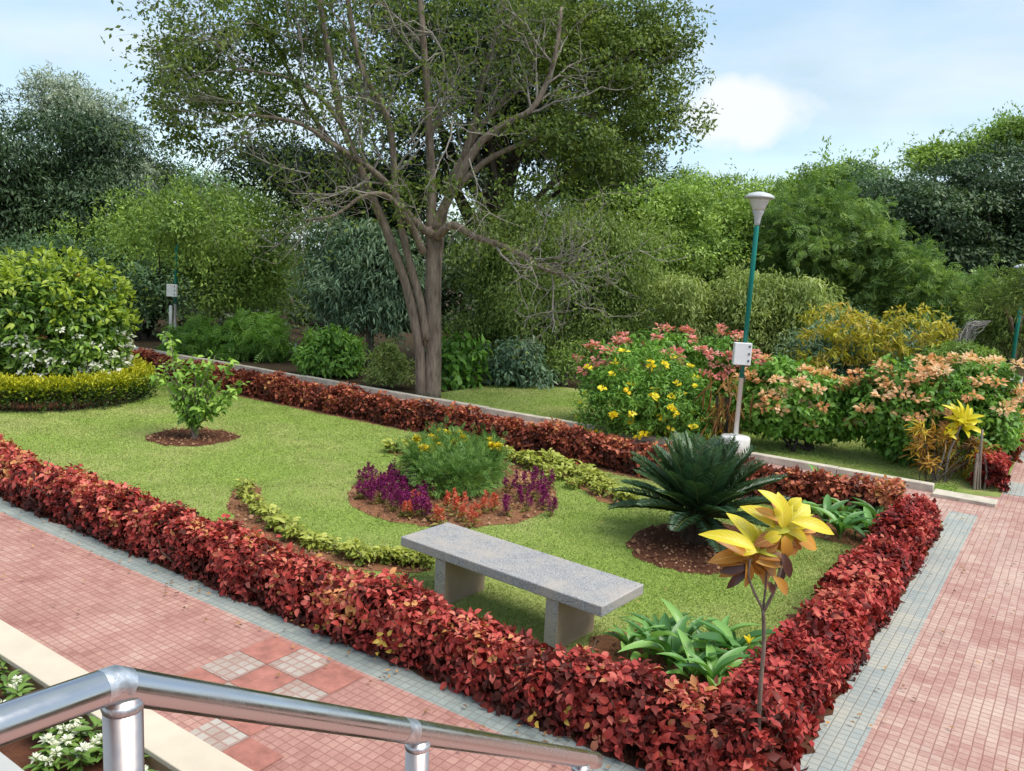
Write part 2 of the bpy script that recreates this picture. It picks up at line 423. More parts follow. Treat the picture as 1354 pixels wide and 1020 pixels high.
gm = bpy.data.meshes.new('ground'); gm.from_pydata([(-900, -60, 0), (900, -60, 0), (900, 1600, 0), (-900, 1600, 0)], [], [(0, 1, 2, 3)])
g = link('ground', gm, M_floor); g.location.z = -0.02; g['kind'] = 'structure'
sheet('lawn', fst([(0, 0), (30, 0), (30, 6.4), (0, 6.4)]), 0.0, M_lawn)
sheet('far_lawn', fst([(-0.40, 8.2), (0.0, 7.95), (9.5, 7.95), (9.5, 11.5), (6, 12.2), (3, 11.4), (-0.40, 12.5)]), 0.0, M_lawn)
sheet('front_path', fst([(-2.2, -1.35), (40, -1.35), (40, -0.2), (-0.27, -0.2), (-2.2, -0.2)]), 0.004, M_red)
sheet('path_border', fst([(-0.27, -0.2), (40, -0.2), (40, 0.02), (-0.27, 0.02)]), 0.004, M_grey)
sheet('path_edge_strip', fst([(-2.2, -1.42), (40, -1.42), (40, -1.35), (-2.2, -1.35)]), 0.004, M_grey)
sheet('side_path', fst([(-5.5, -0.2), (-0.27, -0.2), (-0.27, 7.0), (0.02, 7.0), (0.02, 6.45), (0.3, 6.45), (0.3, 7.85), (-0.40, 8.2), (-0.40, 40), (-5.5, 40)]), 0.0045, M_pink)
sheet('side_path_border', fst([(-0.27, 0.02), (0.02, 0.02), (0.02, 7.0), (-0.27, 7.0)]), 0.004, M_bluegrey)
sheet('cross_path', fst([(0.3, 6.4), (40, 6.4), (40, 7.8), (0.3, 7.8)]), 0.004, M_pink)
for a, bb in ((8.45, 9.3), (10.9, 11.9), (13.2, 14.4), (15.8, 17.2)):
    sheet('side_path_border', fst([(-0.71, a), (-0.41, a), (-0.41, bb), (-0.71, bb)]), 0.0085, M_bluegrey)

# patched tiles on the front path: big chips in a chequer of cream and brick red
M_patch_red = plain('patch_tile_red', (0.36, 0.145, 0.11), 0.85, nscale=9, namp=0.3, bumpd=0.01)
M_patch_cream = tile_mat('patch_tile_cream', [(0.1, (0.34, 0.235, 0.195)), (0.45, (0.40, 0.335, 0.285)), (0.9, (0.47, 0.425, 0.37))], (0.33, 0.145, 0.115), cell=0.073, tile=0.073, gw=0.15, patch=0.4)
me = bpy.data.meshes.new('path_patch_tiles')
mv, mf, mm = [], [], []
c0 = to_st(G(309, 882)); k = 0.292
for (i, j) in ((0, 0), (-1, 1), (-2, 0), (-1, -1), (-2, -2), (-1, 0), (0, 1), (-2, 1), (0, -1), (-3, -2), (-2, -1)):
    s0, t0 = c0[0] + (i - .5) * k, c0[1] + (j - .5) * k
    t1 = min(t0 + k, -0.203); t0 = max(t0, -1.345)
    b = len(mv); e = 0.002
    mv += [(-(s0 + e), t0 + e, 0), (-(s0 + k - e), t0 + e, 0), (-(s0 + k - e), t1 - e, 0), (-(s0 + e), t1 - e, 0)]
    mf.append((b, b + 3, b + 2, b + 1)); mm.append(1 - (i + j) % 2)
me.from_pydata(mv, [], mf); me.update()
o = link('path_patch_tiles', me, [M_patch_red, M_patch_cream]); me.polygons.foreach_set('material_index', mm)
o.location = (O[0], O[1], 0.0085); o.rotation_euler = (0, 0, radians(-34.5)); o['kind'] = 'structure'

# soil beds cut into the turf: mounded, ragged edges
BEDS = []
def bed(poly_st, mat, z=0.006, h=0.03, name='soil_bed', jit=0.02):
    p = np.array(poly_st, float)
    q = []
    for i in range(len(p)):
        a, b = p[i], p[(i + 1) % len(p)]
        n = max(1, int(np.linalg.norm(b - a) / 0.07))
        for k_ in range(n): q.append(a + (b - a) * k_ / n + rng.normal(size=2) * jit)
    q = np.array(q); BEDS.append(q)
    bm = bmesh.new(); vs = []
    for s, t in q:
        w = ST(s, t, z); vs.append(bm.verts.new(w))
    f = bm.faces.new(vs)
    r = bmesh.ops.inset_region(bm, faces=[f], thickness=0.06, depth=0.0)
    bmesh.ops.triangulate(bm, faces=bm.faces[:])
    edge = set(v for v in bm.verts if v.is_boundary)
    for v in bm.verts:
        v.co.z = z if v in edge else z + h + 0.012 * float(lump(np.array(v.co), 9))
    bmesh.ops.recalc_face_normals(bm, faces=bm.faces[:])
    if sum(f.normal.z for f in bm.faces) < 0: bmesh.ops.reverse_faces(bm, faces=bm.faces[:])
    me = bpy.data.meshes.new(name); bm.to_mesh(me); bm.free()
    o = link(name, me, mat); o['kind'] = 'structure'
    return o
def ring(cx, cy, r, n=40, ex=1.0):
    return [(cx + r * ex * cos(a), cy + r * sin(a)) for a in np.arange(n) * 2 * pi / n]
def pxst(pts, z=0.0):
    return [tuple(float(v) for v in to_st(G(x, y, z))) for x, y in pts]
def smooth_poly(p, it=2):
    p = np.array(p)
    for _ in range(it):
        q = []
        for i in range(len(p)):
            a, b = p[i], p[(i + 1) % len(p)]; q += [a * 0.75 + b * 0.25, a * 0.25 + b * 0.75]
        p = np.array(q)
    return p.tolist()
CBED = to_st(G(597, 660)); 
bed(smooth_poly(pxst([(452, 667), (470, 640), (530, 617), (600, 610), (680, 616), (726, 640), (742, 664), (700, 690), (620, 700), (520, 695)])), M_soil)
bed(smooth_poly(pxst([(823, 715), (850, 698), (905, 690), (975, 694), (1015, 715), (1010, 745), (960, 764), (895, 758), (845, 742)])), M_soil_dark)
bed(smooth_poly(pxst([(186, 580), (215, 570), (260, 567), (305, 571), (320, 579), (285, 589), (240, 592), (203, 588)])), M_soil_dark)
bed(smooth_poly(pxst([(-90, 545), (0, 543), (60, 545), (130, 540), (175, 528), (190, 517), (150, 505), (60, 502), (-90, 505)])), M_soil_dark)
bed(smooth_poly(pxst([(318, 640), (300, 655), (302, 680), (325, 705), (370, 728), (430, 746), (500, 757), (570, 760), (570, 744), (500, 735), (430, 722), (380, 704), (352, 680), (345, 655), (340, 642)])), M_soil)
bed(smooth_poly(pxst([(508, 598), (525, 594), (560, 596), (560, 603), (525, 604)])), M_soil)
bed(smooth_poly(pxst([(655, 606), (715, 606), (760, 618), (805, 640), (846, 662), (840, 672), (800, 668), (765, 645), (730, 626), (660, 615)])), M_soil)
bed(smooth_poly(pxst([(770, 850), (820, 833), (900, 838), (990, 850), (1010, 872), (990, 900), (950, 945), (880, 920), (800, 880)]), 1), M_soil)
bed(smooth_poly(pxst([(1030, 700), (1050, 660), (1085, 645), (1190, 690), (1160, 735), (1095, 715)]), 1), M_soil)
bed([(0.0, 1.0), (0.55, 1.5), (0.52, 2.2), (0.62, 2.6), (0.5, 3.3), (0.6, 3.9), (0.0, 4.1)], M_soil_dark, jit=0.03)
bed([(0.0, -0.0), (30, 0.0), (30, 0.42), (12, 0.40), (0.0, 0.42)], M_soil_dark, h=0.015)
bed([(0.0, 5.62), (30, 5.62), (30, 6.3), (0.0, 6.3)], M_soil, h=0.015)
bed([(-0.02, 0.0), (0.42, 0.0), (0.40, 6.2), (-0.02, 6.2)], M_soil_dark, z=0.009, h=0.015)
def inside(poly, P):
    x, y = P[:, 0], P[:, 1]; r = np.zeros(len(P), bool); j = len(poly) - 1
    for i in range(len(poly)):
        xi, yi = poly[i]; xj, yj = poly[j]
        r ^= ((yi > y) != (yj > y)) & (x < (xj - xi) * (y - yi) / (yj - yi + 1e-12) + xi); j = i
    return r

# turf blades, denser where the camera is close
def turf(name, n, smax, tmin, tmax, smin=0.3, label=''):
    # density falls off with distance
    s = smin + (smax - smin) * rng.random(n) ** 1.6; t = tmin + (tmax - tmin) * rng.random(n)
    P = np.stack([s, t], 1); keep = np.ones(n, bool)
    for b in BEDS: keep &= ~inside(b, P)
    s, t = s[keep], t[keep]; N = len(s)
    pos = O + np.outer(s, E1) + np.outer(t, E2)
    dist = np.linalg.norm(pos[:, :2], axis=1)
    d = unit(np.stack([rng.normal(size=N) * 0.75, rng.normal(size=N) * 0.75, np.full(N, 0.8)], 1))
    L = rng.uniform(0.012, 0.028, N) * (1 + 0.02 * dist); W = 0.0045 * (0.5 + dist / 7)
    lv = Leaves(); lv.add(T_BLADE, pos, d, rnd(N), L, W, rng.random(N))
    o = lv.build(name, M_blade); tag(o, label, 'grass', kind='stuff'); return o
turf('grass', 330000, 15.5, 0.35, 5.75, label='short mown green turf of the garden lawn inside the red hedges')
turf('grass', 70000, 9.4, 7.98, 11.3, smin=0.1, label='short mown grass strip behind the low kerb under the trees')

# crumbs of soil and small stones in the beds
lv = Leaves(); T_CLOD = (np.array([(-.5, -.4, 0), (.5, -.35, 0), (.1, .55, 0), (0, 0, .55)]), [(0, 1, 3), (1, 2, 3), (2, 0, 3)])
for b in BEDS[:9]:
    lo_, hi_ = b.min(0), b.max(0); A2 = float(np.prod(hi_ - lo_)); n = int(min(2600, 420 * A2)); P = lo_ + (hi_ - lo_) * rng.random((n, 2)); P = P[inside(b, P)]; n = len(P)
    pos = O + np.outer(P[:, 0], E1) + np.outer(P[:, 1], E2); pos[:, 2] = .024
    Ls = rng.gamma(2.0, .007, n) + .008; d = unit(rnd(n) * [1, 1, .15]); lv.add(T_CLOD, pos, d, unit(rnd(n, .2) + [0, 0, 1]), Ls, Ls, rng.random(n))
M_clod = leaf_mat('soil_crumbs', [(0, (.07, .03, .018)), (.6, (.22, .11, .06)), (1, (.36, .22, .13))], .95, 0, .1)
tag(lv.build('soil_crumbs', M_clod), 'loose crumbs of red brown soil strewn over the flower beds', 'soil crumbs', kind='stuff')

# low kerb behind the far hedge
M_kerb = plain('kerb_cement', (0.52, 0.46, 0.37), 0.9, nscale=6, namp=0.25, bumpd=0.004)
mb = MB()
for k in range(26):
    a = ST(0.32 + k * 1.2, 7.8); M = Matrix.Translation(Vector(a)) @ Matrix.Rotation(radians(145.5), 4, 'Z')
    mb.box((0.004, -0.14, -0.02), (1.196, 0.0, 0.10 + 0.006 * sin(k * 2.3)), M)
tag(mb.build('kerb', M_kerb, bevel=0.008), 'low pale cement kerb running along behind the far red hedge', 'kerb')
mb = MB(); M = Matrix.Translation(Vector(ST(-0.3, 7.86))) @ Matrix.Rotation(radians(145.5), 4, 'Z')
mb.box((-0.1, 0.0, -0.02), (0.6, 0.3, 0.05), M)
o = mb.build('step_slab', M_kerb, bevel=0.008); o['kind'] = 'structure'

# ------------------------------------------------------------------ red hedges
RED = [(0.0, (0.075, 0.022, 0.016)), (0.22, (0.17, 0.034, 0.026)), (0.45, (0.36, 0.044, 0.038)), (0.68, (0.54, 0.086, 0.066)), (0.9, (0.67, 0.20, 0.15)), (1.0, (0.60, 0.30, 0.10))]
CRIM = [(0.0, (0.07, 0.014, 0.012)), (0.3, (0.21, 0.024, 0.020)), (0.6, (0.42, 0.042, 0.040)), (0.85, (0.56, 0.095, 0.075)), (1.0, (0.56, 0.16, 0.10))]
RUST = [(0.0, (0.08, 0.028, 0.018)), (0.3, (0.21, 0.048, 0.030)), (0.6, (0.44, 0.105, 0.058)), (0.85, (0.60, 0.20, 0.105)), (1.0, (0.50, 0.25, 0.08))]
M_hred = leaf_mat('copperleaf_red', RED, 0.48, 0.2, 0.22, 0.25, 1.1)
M_hcrim = leaf_mat('copperleaf_crimson', CRIM, 0.48, 0.2, 0.22, 0.25, 1.1)
M_hrust = leaf_mat('copperleaf_rust', RUST, 0.48, 0.2, 0.22, 0.3, 1.1)
M_twig = bark_mat('twig_bark', (0.05, 0.035, 0.025), (0.16, 0.12, 0.09), 14)
M_gold = leaf_mat('copperleaf_gold', [(0, (0.30, 0.20, 0.03)), (1, (0.50, 0.36, 0.07))], 0.45, 0.2, 0.3)

def hedge(name, label, a, b, width, h, mat, per_m2, leafL, tm, extra=None):
    """a clipped row between two garden points; leaves grow in rosettes over its faces"""
    a, b = np.array(a, float), np.array(b, float); ln = np.linalg.norm(b - a); ax = (b - a) / ln; cr = np.array([-ax[1], ax[0]])
    root = thing(name, label, 'hedge', ST(*a))
    org = ST(*a)
    per = h * 0.95 + width + h * 0.95
    n = int(per * ln * per_m2)
    # sample along the length so that nearer ends get the same leaf density as far ends
    x = rng.random(n) * ln; p = rng.random(n) * per
    st0 = a[None] + np.outer(x, ax)
    wob = 0.035 * np.sin(x * 3.1 + a[0]) + 0.03 * np.sin(x * 7.3 + 1) + 0.02 * np.sin(x * 17.0)
    hh = h + wob; ww = width * (1 + 0.10 * np.sin(x * 4.3 + 2) + 0.06 * np.sin(x * 11.0))
    y = np.where(p < h * .95, -ww / 2, np.where(p < h * .95 + width, (p - h * .95) / width * ww - ww / 2, ww / 2))
    z = np.where(p < h * .95, p, np.where(p < h * .95 + width, hh, per - p))
    z = np.minimum(z, hh)
    ny = np.where(p < h * .95, -1.0, np.where(p < h * .95 + width, 0.0, 1.0)); nz_ = np.where(ny == 0, 1.0, 0.25)
    # round the shoulders
    k = np.clip((z / hh - 0.72) / 0.28, 0, 1) * np.clip((np.abs(y) / (ww / 2) - 0.55) / 0.45, 0, 1)
    y = y * (1 - 0.18 * k); z = z - 0.05 * k; nz_ = nz_ + k * 0.6; ny = ny + np.sign(y) * k * 0.5
    yx = st0 + np.outer(y, cr)
    pos = O + np.outer(yx[:, 0], E1) + np.outer(yx[:, 1], E2); pos[:, 2] = z
    W3 = (E1[:2][None] * cr[0] + E2[:2][None] * cr[1])[0]
    nrm = np.stack([ny * W3[0], ny * W3[1], nz_], 1); nrm = unit(nrm + rnd(n, 0.35))
    pos += nrm * (rng.normal(size=n) * 0.014 + 0.026 * lump(pos, 9))[:, None]
    pos[:, 2] = np.maximum(pos[:, 2], 0.035)
    lv = Leaves(); m = 6
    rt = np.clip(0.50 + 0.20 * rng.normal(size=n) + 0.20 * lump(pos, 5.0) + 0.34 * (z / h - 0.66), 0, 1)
    for i in range(m):
        ang = rng.random(n) * 6.28
        tang = unit(np.cross(nrm, unit(rnd(n))))
        open_ = rng.uniform(0.35, 1.0, n)[:, None]
        d = unit(nrm * (1.1 - open_) + tang * (0.35 + open_) + np.array([0, 0, -0.22]))
        q = pos + tang * 0.012 - nrm * (0.012 * i)
        L = leafL * rng.uniform(0.5, 1.45, n)
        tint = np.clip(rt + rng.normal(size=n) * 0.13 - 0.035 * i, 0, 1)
        lv.add(tm, q, d, unit(nrm + rnd(n, 0.35)), L, L * rng.uniform(0.52, 0.72, n), tint)
    lv.V = [v - org.astype(np.float32) for v in lv.V]
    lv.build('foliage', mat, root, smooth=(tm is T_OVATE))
    # woody inside: stems and deep shaded leaves
    tb = MB(); ns = int(ln * 22)
    for i in range(ns):
        xx = (i + rng.random()) / ns * ln; yy = rng.uniform(-.35, .35) * width; q = a + ax * xx + cr * yy; p0 = ST(*q) - org
        p1 = p0 + np.array([rng.normal() * .06, rng.normal() * .06, h * 0.5]); p2 = p1 + np.array([rng.normal() * .08, rng.normal() * .08, h * 0.38])
        tb.tube([p0, p1, p2], [0.008, 0.006, 0.004], 4, False)
    tb.build('hedge_twig', M_twig, root)
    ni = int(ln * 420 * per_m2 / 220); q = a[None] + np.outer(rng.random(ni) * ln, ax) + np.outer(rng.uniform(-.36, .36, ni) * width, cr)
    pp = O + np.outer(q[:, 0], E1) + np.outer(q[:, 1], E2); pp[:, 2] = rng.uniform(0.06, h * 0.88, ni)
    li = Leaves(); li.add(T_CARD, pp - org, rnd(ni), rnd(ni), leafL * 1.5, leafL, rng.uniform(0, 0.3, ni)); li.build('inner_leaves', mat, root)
    if extra:
        le = Leaves()
        for (px, py, zz, cnt) in extra:
            p0 = G(px, py, zz); k_ = cnt
            d = unit(rnd(k_) + np.array([0.1, -0.7, 0.5])); le.add(tm, p0 + rnd(k_, 0.03) - org, d, unit(rnd(k_, .4) + np.array([0, -1, .6])), leafL, leafL * .6, rng.random(k_))
        le.build('yellow_leaves', M_gold, root)
    return root
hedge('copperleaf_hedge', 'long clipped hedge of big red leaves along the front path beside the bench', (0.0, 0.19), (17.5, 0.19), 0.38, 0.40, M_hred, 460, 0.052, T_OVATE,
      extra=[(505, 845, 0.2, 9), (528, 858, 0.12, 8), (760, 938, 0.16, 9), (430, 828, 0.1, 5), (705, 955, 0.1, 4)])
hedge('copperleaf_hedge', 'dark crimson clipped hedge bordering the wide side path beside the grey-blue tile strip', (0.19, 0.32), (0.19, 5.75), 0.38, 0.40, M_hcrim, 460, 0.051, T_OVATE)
hedge('copperleaf_hedge', 'rusty orange-red clipped hedge crossing behind the lawn in front of the tree trunk', (0.42, 5.93), (17.5, 5.93), 0.42, 0.40, M_hrust, 330, 0.062, T_CARD)
hedge('copperleaf_hedge', 'short red hedge block beyond the wooden stakes at the path edge', (-0.22, 8.5), (-0.22, 9.3), 0.32, 0.40, M_hcrim, 330, 0.06, T_CARD)
hedge('copperleaf_hedge', 'farthest red hedge along the side path behind the peach flowering shrub', (-0.2, 10.9), (-0.2, 19.5), 0.38, 0.45, M_hrust, 150, 0.10, T_CARD)

# ------------------------------------------------------------------ granite bench
def granite(name):
    m, nt, b, out = new_mat(name)
    n = noise(nt, 150, 3, 0.8); n2 = noise(nt, 3.5, 7, 0.65); v = node(nt, 'ShaderNodeTexVoronoi', Scale=170.0)
    t = nt.nodes.new('ShaderNodeTexCoord'); nt.links.new(t.outputs['Object'], v.inputs['Vector'])
    sp = nt.nodes.new('ShaderNodeSeparateColor'); nt.links.new(v.outputs['Color'], sp.inputs[0])
    col = ramp(nt, math_n(nt, 'ADD', math_n(nt, 'MULTIPLY', n, 0.5), math_n(nt, 'MULTIPLY', sp.outputs[0], 0.5)), [(0.22, (0.12, 0.12, 0.125)), (0.5, (0.30, 0.295, 0.295)), (0.8, (0.47, 0.455, 0.45))])
    col = mixc(nt, ramp(nt, n2, [(0.40, (0, 0, 0)), (0.62, (0.75,) * 3)]), col, (0.43, 0.37, 0.32))
    nt.links.new(col, b.inputs['Base Color']); b.inputs['Roughness'].default_value = 0.6; bump(nt, b, n, 0.15, 0.003)
    return m, nt, b, col
M_granite = granite('granite')[0]
M_leg, ntl, bl, coll = granite('granite_stained')
tcx = ntl.nodes.new('ShaderNodeTexCoord'); spx = ntl.nodes.new('ShaderNodeSeparateXYZ'); ntl.links.new(tcx.outputs['Normal'], spx.inputs[0])
st_ = mixc(ntl, noise(ntl, 6, 6), (0.30, 0.19, 0.12), (0.52, 0.37, 0.25))
ntl.links.new(mixc(ntl, math_n(ntl, 'MULTIPLY', math_n(ntl, 'GREATER_THAN', math_n(ntl, 'ABSOLUTE', spx.outputs[0]), 0.6), 0.85), coll, st_), bl.inputs['Base Color'])
A_, D_ = G(532, 710, .45), G(799.6, 804, .45); B_, C_ = G(590.6, 690, .45), G(847.6, 771, .45)
bc = (A_ + B_ + C_ + D_) / 4; ba = atan2((D_ - A_)[1] + (C_ - B_)[1], (D_ - A_)[0] + (C_ - B_)[0])
bench = thing('granite_bench', 'backless grey granite slab bench standing on the lawn behind the front hedge', 'bench', (bc[0], bc[1], 0), ba)
mb = MB(); mb.box((-0.955, -0.275, 0.372), (0.955, 0.275, 0.45)); mb.build('seat', M_granite, bench, bevel=0.009, seg=3)
for x in (-0.955 + 0.37, 0.955 - 0.47):
    mb = MB(); mb.box((x, -0.255, -0.02), (x + 0.11, 0.225, 0.371)); mb.build('leg', M_leg, bench, bevel=0.005)

# ------------------------------------------------------------------ lamp posts
M_white = plain('white_paint', (0.74, 0.74, 0.73), 0.45, nscale=5, namp=0.06)
M_conc = plain('painted_concrete', (0.66, 0.65, 0.62), 0.8, nscale=8, namp=0.14, bumpd=0.004)
M_green = plain('green_paint', (0.0, 0.185, 0.145), 0.38, nscale=3, namp=0.12)
M_glassw = plain('frosted_diffuser', (0.60, 0.60, 0.58), 0.35, nscale=9, namp=0.06)
M_cap = plain('lamp_cap_grey', (0.50, 0.51, 0.52), 0.45, nscale=9, namp=0.08)
M_dark = plain('dark_latch', (0.10, 0.11, 0.12), 0.5)
M_galv0 = plain('clamp_metal', (0.45, 0.46, 0.47), 0.4, metal=0.7)
def lamp_post(label, loc, lean=(0, 0), rz=0.0, box_side=-1, conduit=False, square=False):
    r = thing('lamp_post', label, 'street lamp', loc, 0, 'park lamp posts'); r.rotation_euler = (lean[0], lean[1], rz)
    mb = MB()
    if square: mb.box((-.24, -.24, -.02), (.24, .24, .42))
    else: mb.lathe([(0.215, -0.02), (0.215, 0.26), (0.20, 0.285), (0.0, 0.29)], 32)
    mb.build('base', M_conc, r, smooth=not square, bevel=0.012 if square else 0)
    mb = MB(); mb.lathe([(0.034, 0.28), (0.034, 1.18), (0.036, 1.18)], 16); mb.build('lower_pole', M_white, r, smooth=True)
    mb = MB(); mb.lathe([(0.0345, 1.16), (0.0345, 3.36), (0.03, 3.37)], 16); mb.build('pole', M_green, r, smooth=True)
    if conduit:
        mb = MB(); mb.lathe([(0.04, 0.28), (0.04, 1.1), (0.03, 1.12)], 12, (-0.12, 0, 0)); mb.build('conduit', M_white, r, smooth=True)
    x = -0.05 if box_side < 0 else 0.03
    mb = MB(); mb.box((x - 0.13, -0.15, 1.36), (x + 0.12, -0.042, 1.68)); bx = mb.build('junction_box', M_white, r, bevel=0.008)
    for z in (1.41, 1.51, 1.62):
        mb = MB(); mb.box((x + 0.07, -0.158, z), (x + 0.095, -0.148, z + 0.03)); mb.build('latch', M_dark, bx)
    for z in (1.42, 1.62):
        mb = MB(); mb.lathe([(0.036, z), (0.042, z + .004), (0.042, z + .026), (0.036, z + .03)], 16); mb.build('clamp', M_dark if z < 1.5 else M_galv0, r, smooth=True)
    mb = MB(); mb.tube([(x, -0.10, 1.365), (x + .01, -0.09, 1.28), (0.03, -0.05, 1.20), (0.045, -0.02, 1.10)], .007, 6, False); mb.build('cable', M_dark, r, smooth=True)
    head = MB(); head.lathe([(0.037, 3.36), (0.042, 3.40), (0.052, 3.48), (0.080, 3.54), (0.084, 3.555)], 28); head.build('collar', M_cap, r, smooth=True)
    head = MB(); head.lathe([(0.078, 3.555), (0.10, 3.62), (0.135, 3.70), (0.15, 3.735)], 28); head.build('diffuser', M_glassw, r, smooth=True)
    head = MB(); head.lathe([(0.20, 3.735), (0.21, 3.742), (0.20, 3.765), (0.15, 3.80), (0.06, 3.825), (0.0, 3.83)], 32); head.build('lamp_cap', M_cap, r, smooth=True)
    return r
cl = G(973, 604); lamp_post('slim green and white park lamp post with a conical head rising beside the cycad palm', (cl[0], cl[1] + 0.12, 0), (0, radians(0.6)))
ll = G(231, 460); lamp_post('far green park lamp post with twin white pipes half hidden behind the bushy hibiscus', (ll[0], ll[1], 0), (0, radians(1.5)), conduit=True, square=True)
rl = AT(1335, 507, 16.0)
lamp_post('green park lamp post behind the peach shrubs, its head lost in overhanging foliage', (rl[0], rl[1], rl[2] - 1.52), (0, 0.0), box_side=1)

# ------------------------------------------------------------------ stainless hand rail and stairs
def steel(name, rough):
    m, nt, b, out = new_mat(name); b.inputs['Metallic'].default_value = 1.0; b.inputs['Base Color'].default_value = (0.55, 0.54, 0.54, 1)
    n = noise(nt, 14, 6, 0.7)
    nt.links.new(ramp(nt, n, [(0.35, (rough,) * 3), (0.75, (rough * 2.4,) * 3)]), b.inputs['Roughness'])
    bump(nt, b, noise(nt, 9, 3), 0.05, 0.004)
    return m
M_steel = steel('stainless_steel', 0.15)
M_weld = plain('ground_weld', (0.62, 0.63, 0.65), 0.42, metal=1.0, nscale=60, namp=0.35, bumpd=0.003)
def rdist(x, y, d):
    v = ray(x, y); return np.array([0, 0, EYE]) + v / np.linalg.norm(v) * d
Eb = rdist(150, 905, 1.08); Ee = rdist(788, 1006, 2.22); El = G(-12, 963, Eb[2] + 0.01)
El2 = El + (El - Eb) * 0.9
rail = thing('handrail', 'bent polished stainless steel tube handrail on posts in front of the planter', 'handrail', (Eb[0], Eb[1], 0))
ro = np.array([Eb[0], Eb[1], 0])
mb = MB()
u1, u2 = unit(Eb - El2), unit(Ee - Eb)
bend = [Eb - u1 * .016, Eb - u1 * 0.005 + u2 * 0.004, Eb + u2 * .016]
mb.tube([El2 - ro, El - ro] + [b - ro for b in bend] + [Eb + (Ee - Eb) * k - ro for k in (.1, .3, .5, .7, .9, 0.97, 1.0)], [.0205] * 11 + [.019], 28); mb.build('top_tube', M_steel, rail, smooth=True)
M_postm = steel('stainless_post', 0.22); M_postm.node_tree.nodes['Principled BSDF'].inputs['Base Color'].default_value = (0.50, 0.43, 0.40, 1)  # the brownish base puts dust and the pink path's reflection into the colour
def rail_at(xp):
    return min((abs(pix(Eb + (Ee - Eb) * k)[0] - xp), k) for k in np.linspace(0, 1, 401))[1]
def pix(p):
    q = RC.T @ (p - np.array([0, 0, EYE])); return PW / 2 + FPX * q[0] / -q[2], PH / 2 - FPX * q[1] / -q[2]
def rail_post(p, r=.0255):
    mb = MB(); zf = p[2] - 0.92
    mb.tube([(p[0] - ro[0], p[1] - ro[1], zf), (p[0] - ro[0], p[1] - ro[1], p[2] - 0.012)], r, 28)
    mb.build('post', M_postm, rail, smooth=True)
    mb = MB(); mb.lathe([(r + .0004, -0.028), (r + .0016, -0.024), (r + 0.001, -0.018), (0.014, -0.014)], 24, (p[0] - ro[0], p[1] - ro[1], p[2])); mb.build('weld', M_weld, rail, smooth=True)
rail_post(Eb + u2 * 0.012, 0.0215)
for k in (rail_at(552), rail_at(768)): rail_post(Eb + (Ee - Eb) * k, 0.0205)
for k in (0.0, rail_at(538)):
    mb = MB(); c = Eb + (Ee - Eb) * k; mb.tube([c - ro - (u2 if k else u1) * 0.016, c - ro, c - ro + u2 * 0.016], [.0206, .0209, .0206], 28, False); mb.build('weld', M_weld, rail, smooth=True)
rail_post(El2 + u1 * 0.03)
# the stair the rail follows, unseen; widened, extended behind camera and coloured for reflections
M_stair = plain('stair_stone', (0.44, 0.25, 0.21), 0.7, nscale=5, namp=0.12)
es, et = to_st(Eb); slope = (Eb[2] - Ee[2]) / (to_st(Ee)[1] - et)
mb = MB()
for i in range(-16, 12):
    t0 = et + i * 0.29; z = Eb[2] - 0.92 - i * 0.29 * slope
    if z <= 0.02: break
    M = Matrix.Translation(Vector(ST(0, 0))) @ Matrix.Rotation(radians(-34.5), 4, 'Z')
    mb.box((-(es + 0.05), t0 - 0.03, -0.02), (-(es - 7.0), t0 + 0.26 - 0.001, z), M)
o = mb.build('staircase', M_stair, bevel=0.004); o['kind'] = 'structure'

# ------------------------------------------------------------------ planter with cream coping
M_cream = plain('cream_coping', (0.60, 0.51, 0.39), 0.5, nscale=3, namp=0.10)
M_wallc = plain('planter_plaster', (0.42, 0.29, 0.17), 0.85, nscale=5, namp=0.25, bumpd=0.005)
M_whitec = plain('white_coping', (0.47, 0.46, 0.43), 0.5, nscale=3, namp=0.06)
pl = thing('planter', 'raised planter with a cream stone coping beside the front path', 'planter', ST(2, -1.6), radians(-34.5))
def plbox(name, s0, s1, t0, t1, z0, z1, mat, bev=0.006):
    mb = MB(); mb.box((-(s1 - 2), t0 + 1.6, z0), (-(s0 - 2), t1 + 1.6, z1)); return mb.build(name, mat, pl, bevel=bev)
plbox('coping', 1.0, 14, -1.645, -1.425, 0.115, 0.15, M_cream)
plbox('wall', 1.0, 14, -1.625, -1.445, -0.02, 0.1145, M_wallc)
plbox('coping', 2.42, 14, -2.4, -2.10, 0.115, 0.15, M_whitec)
plbox('wall', 2.44, 14, -2.38, -2.12, -0.02, 0.1145, M_wallc)
bed([(1.0, -2.105), (14, -2.105), (14, -1.64), (1.0, -1.64)], M_soil_dark, z=0.0, h=0.045, name='planter_soil', jit=0.004)
#@@VEG
# ------------------------------------------------------------------ trees
M_bark_grey = bark_mat('grey_bark', (0.075, 0.055, 0.040), (0.37, 0.295, 0.23), 13)
M_bark_dark = bark_mat('dark_bark', (0.035, 0.028, 0.022), (0.12, 0.095, 0.075), 9)
M_twig_grey = bark_mat('pale_twig', (0.20, 0.175, 0.145), (0.42, 0.38, 0.33), 12)
M_olive = leaf_mat('olive_leaves', greens((0.080, 0.13, 0.030), (0.18, 0.27, 0.062), (0.38, 0.49, 0.14)), 0.5, 0.35)
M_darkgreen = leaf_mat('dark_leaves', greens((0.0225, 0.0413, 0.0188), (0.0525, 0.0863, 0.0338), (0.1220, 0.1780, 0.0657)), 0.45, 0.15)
M_deep = leaf_mat('deep_green_leaves', greens((0.0475, 0.0972, 0.0432), (0.1080, 0.1987, 0.0864), (0.2268, 0.3564, 0.1620)), 0.42, 0.2)
M_mid = leaf_mat('mid_green_leaves', greens((0.1013, 0.1721, 0.0304), (0.2126, 0.3341, 0.0607), (0.4253, 0.5873, 0.1215)), 0.5, 0.3)
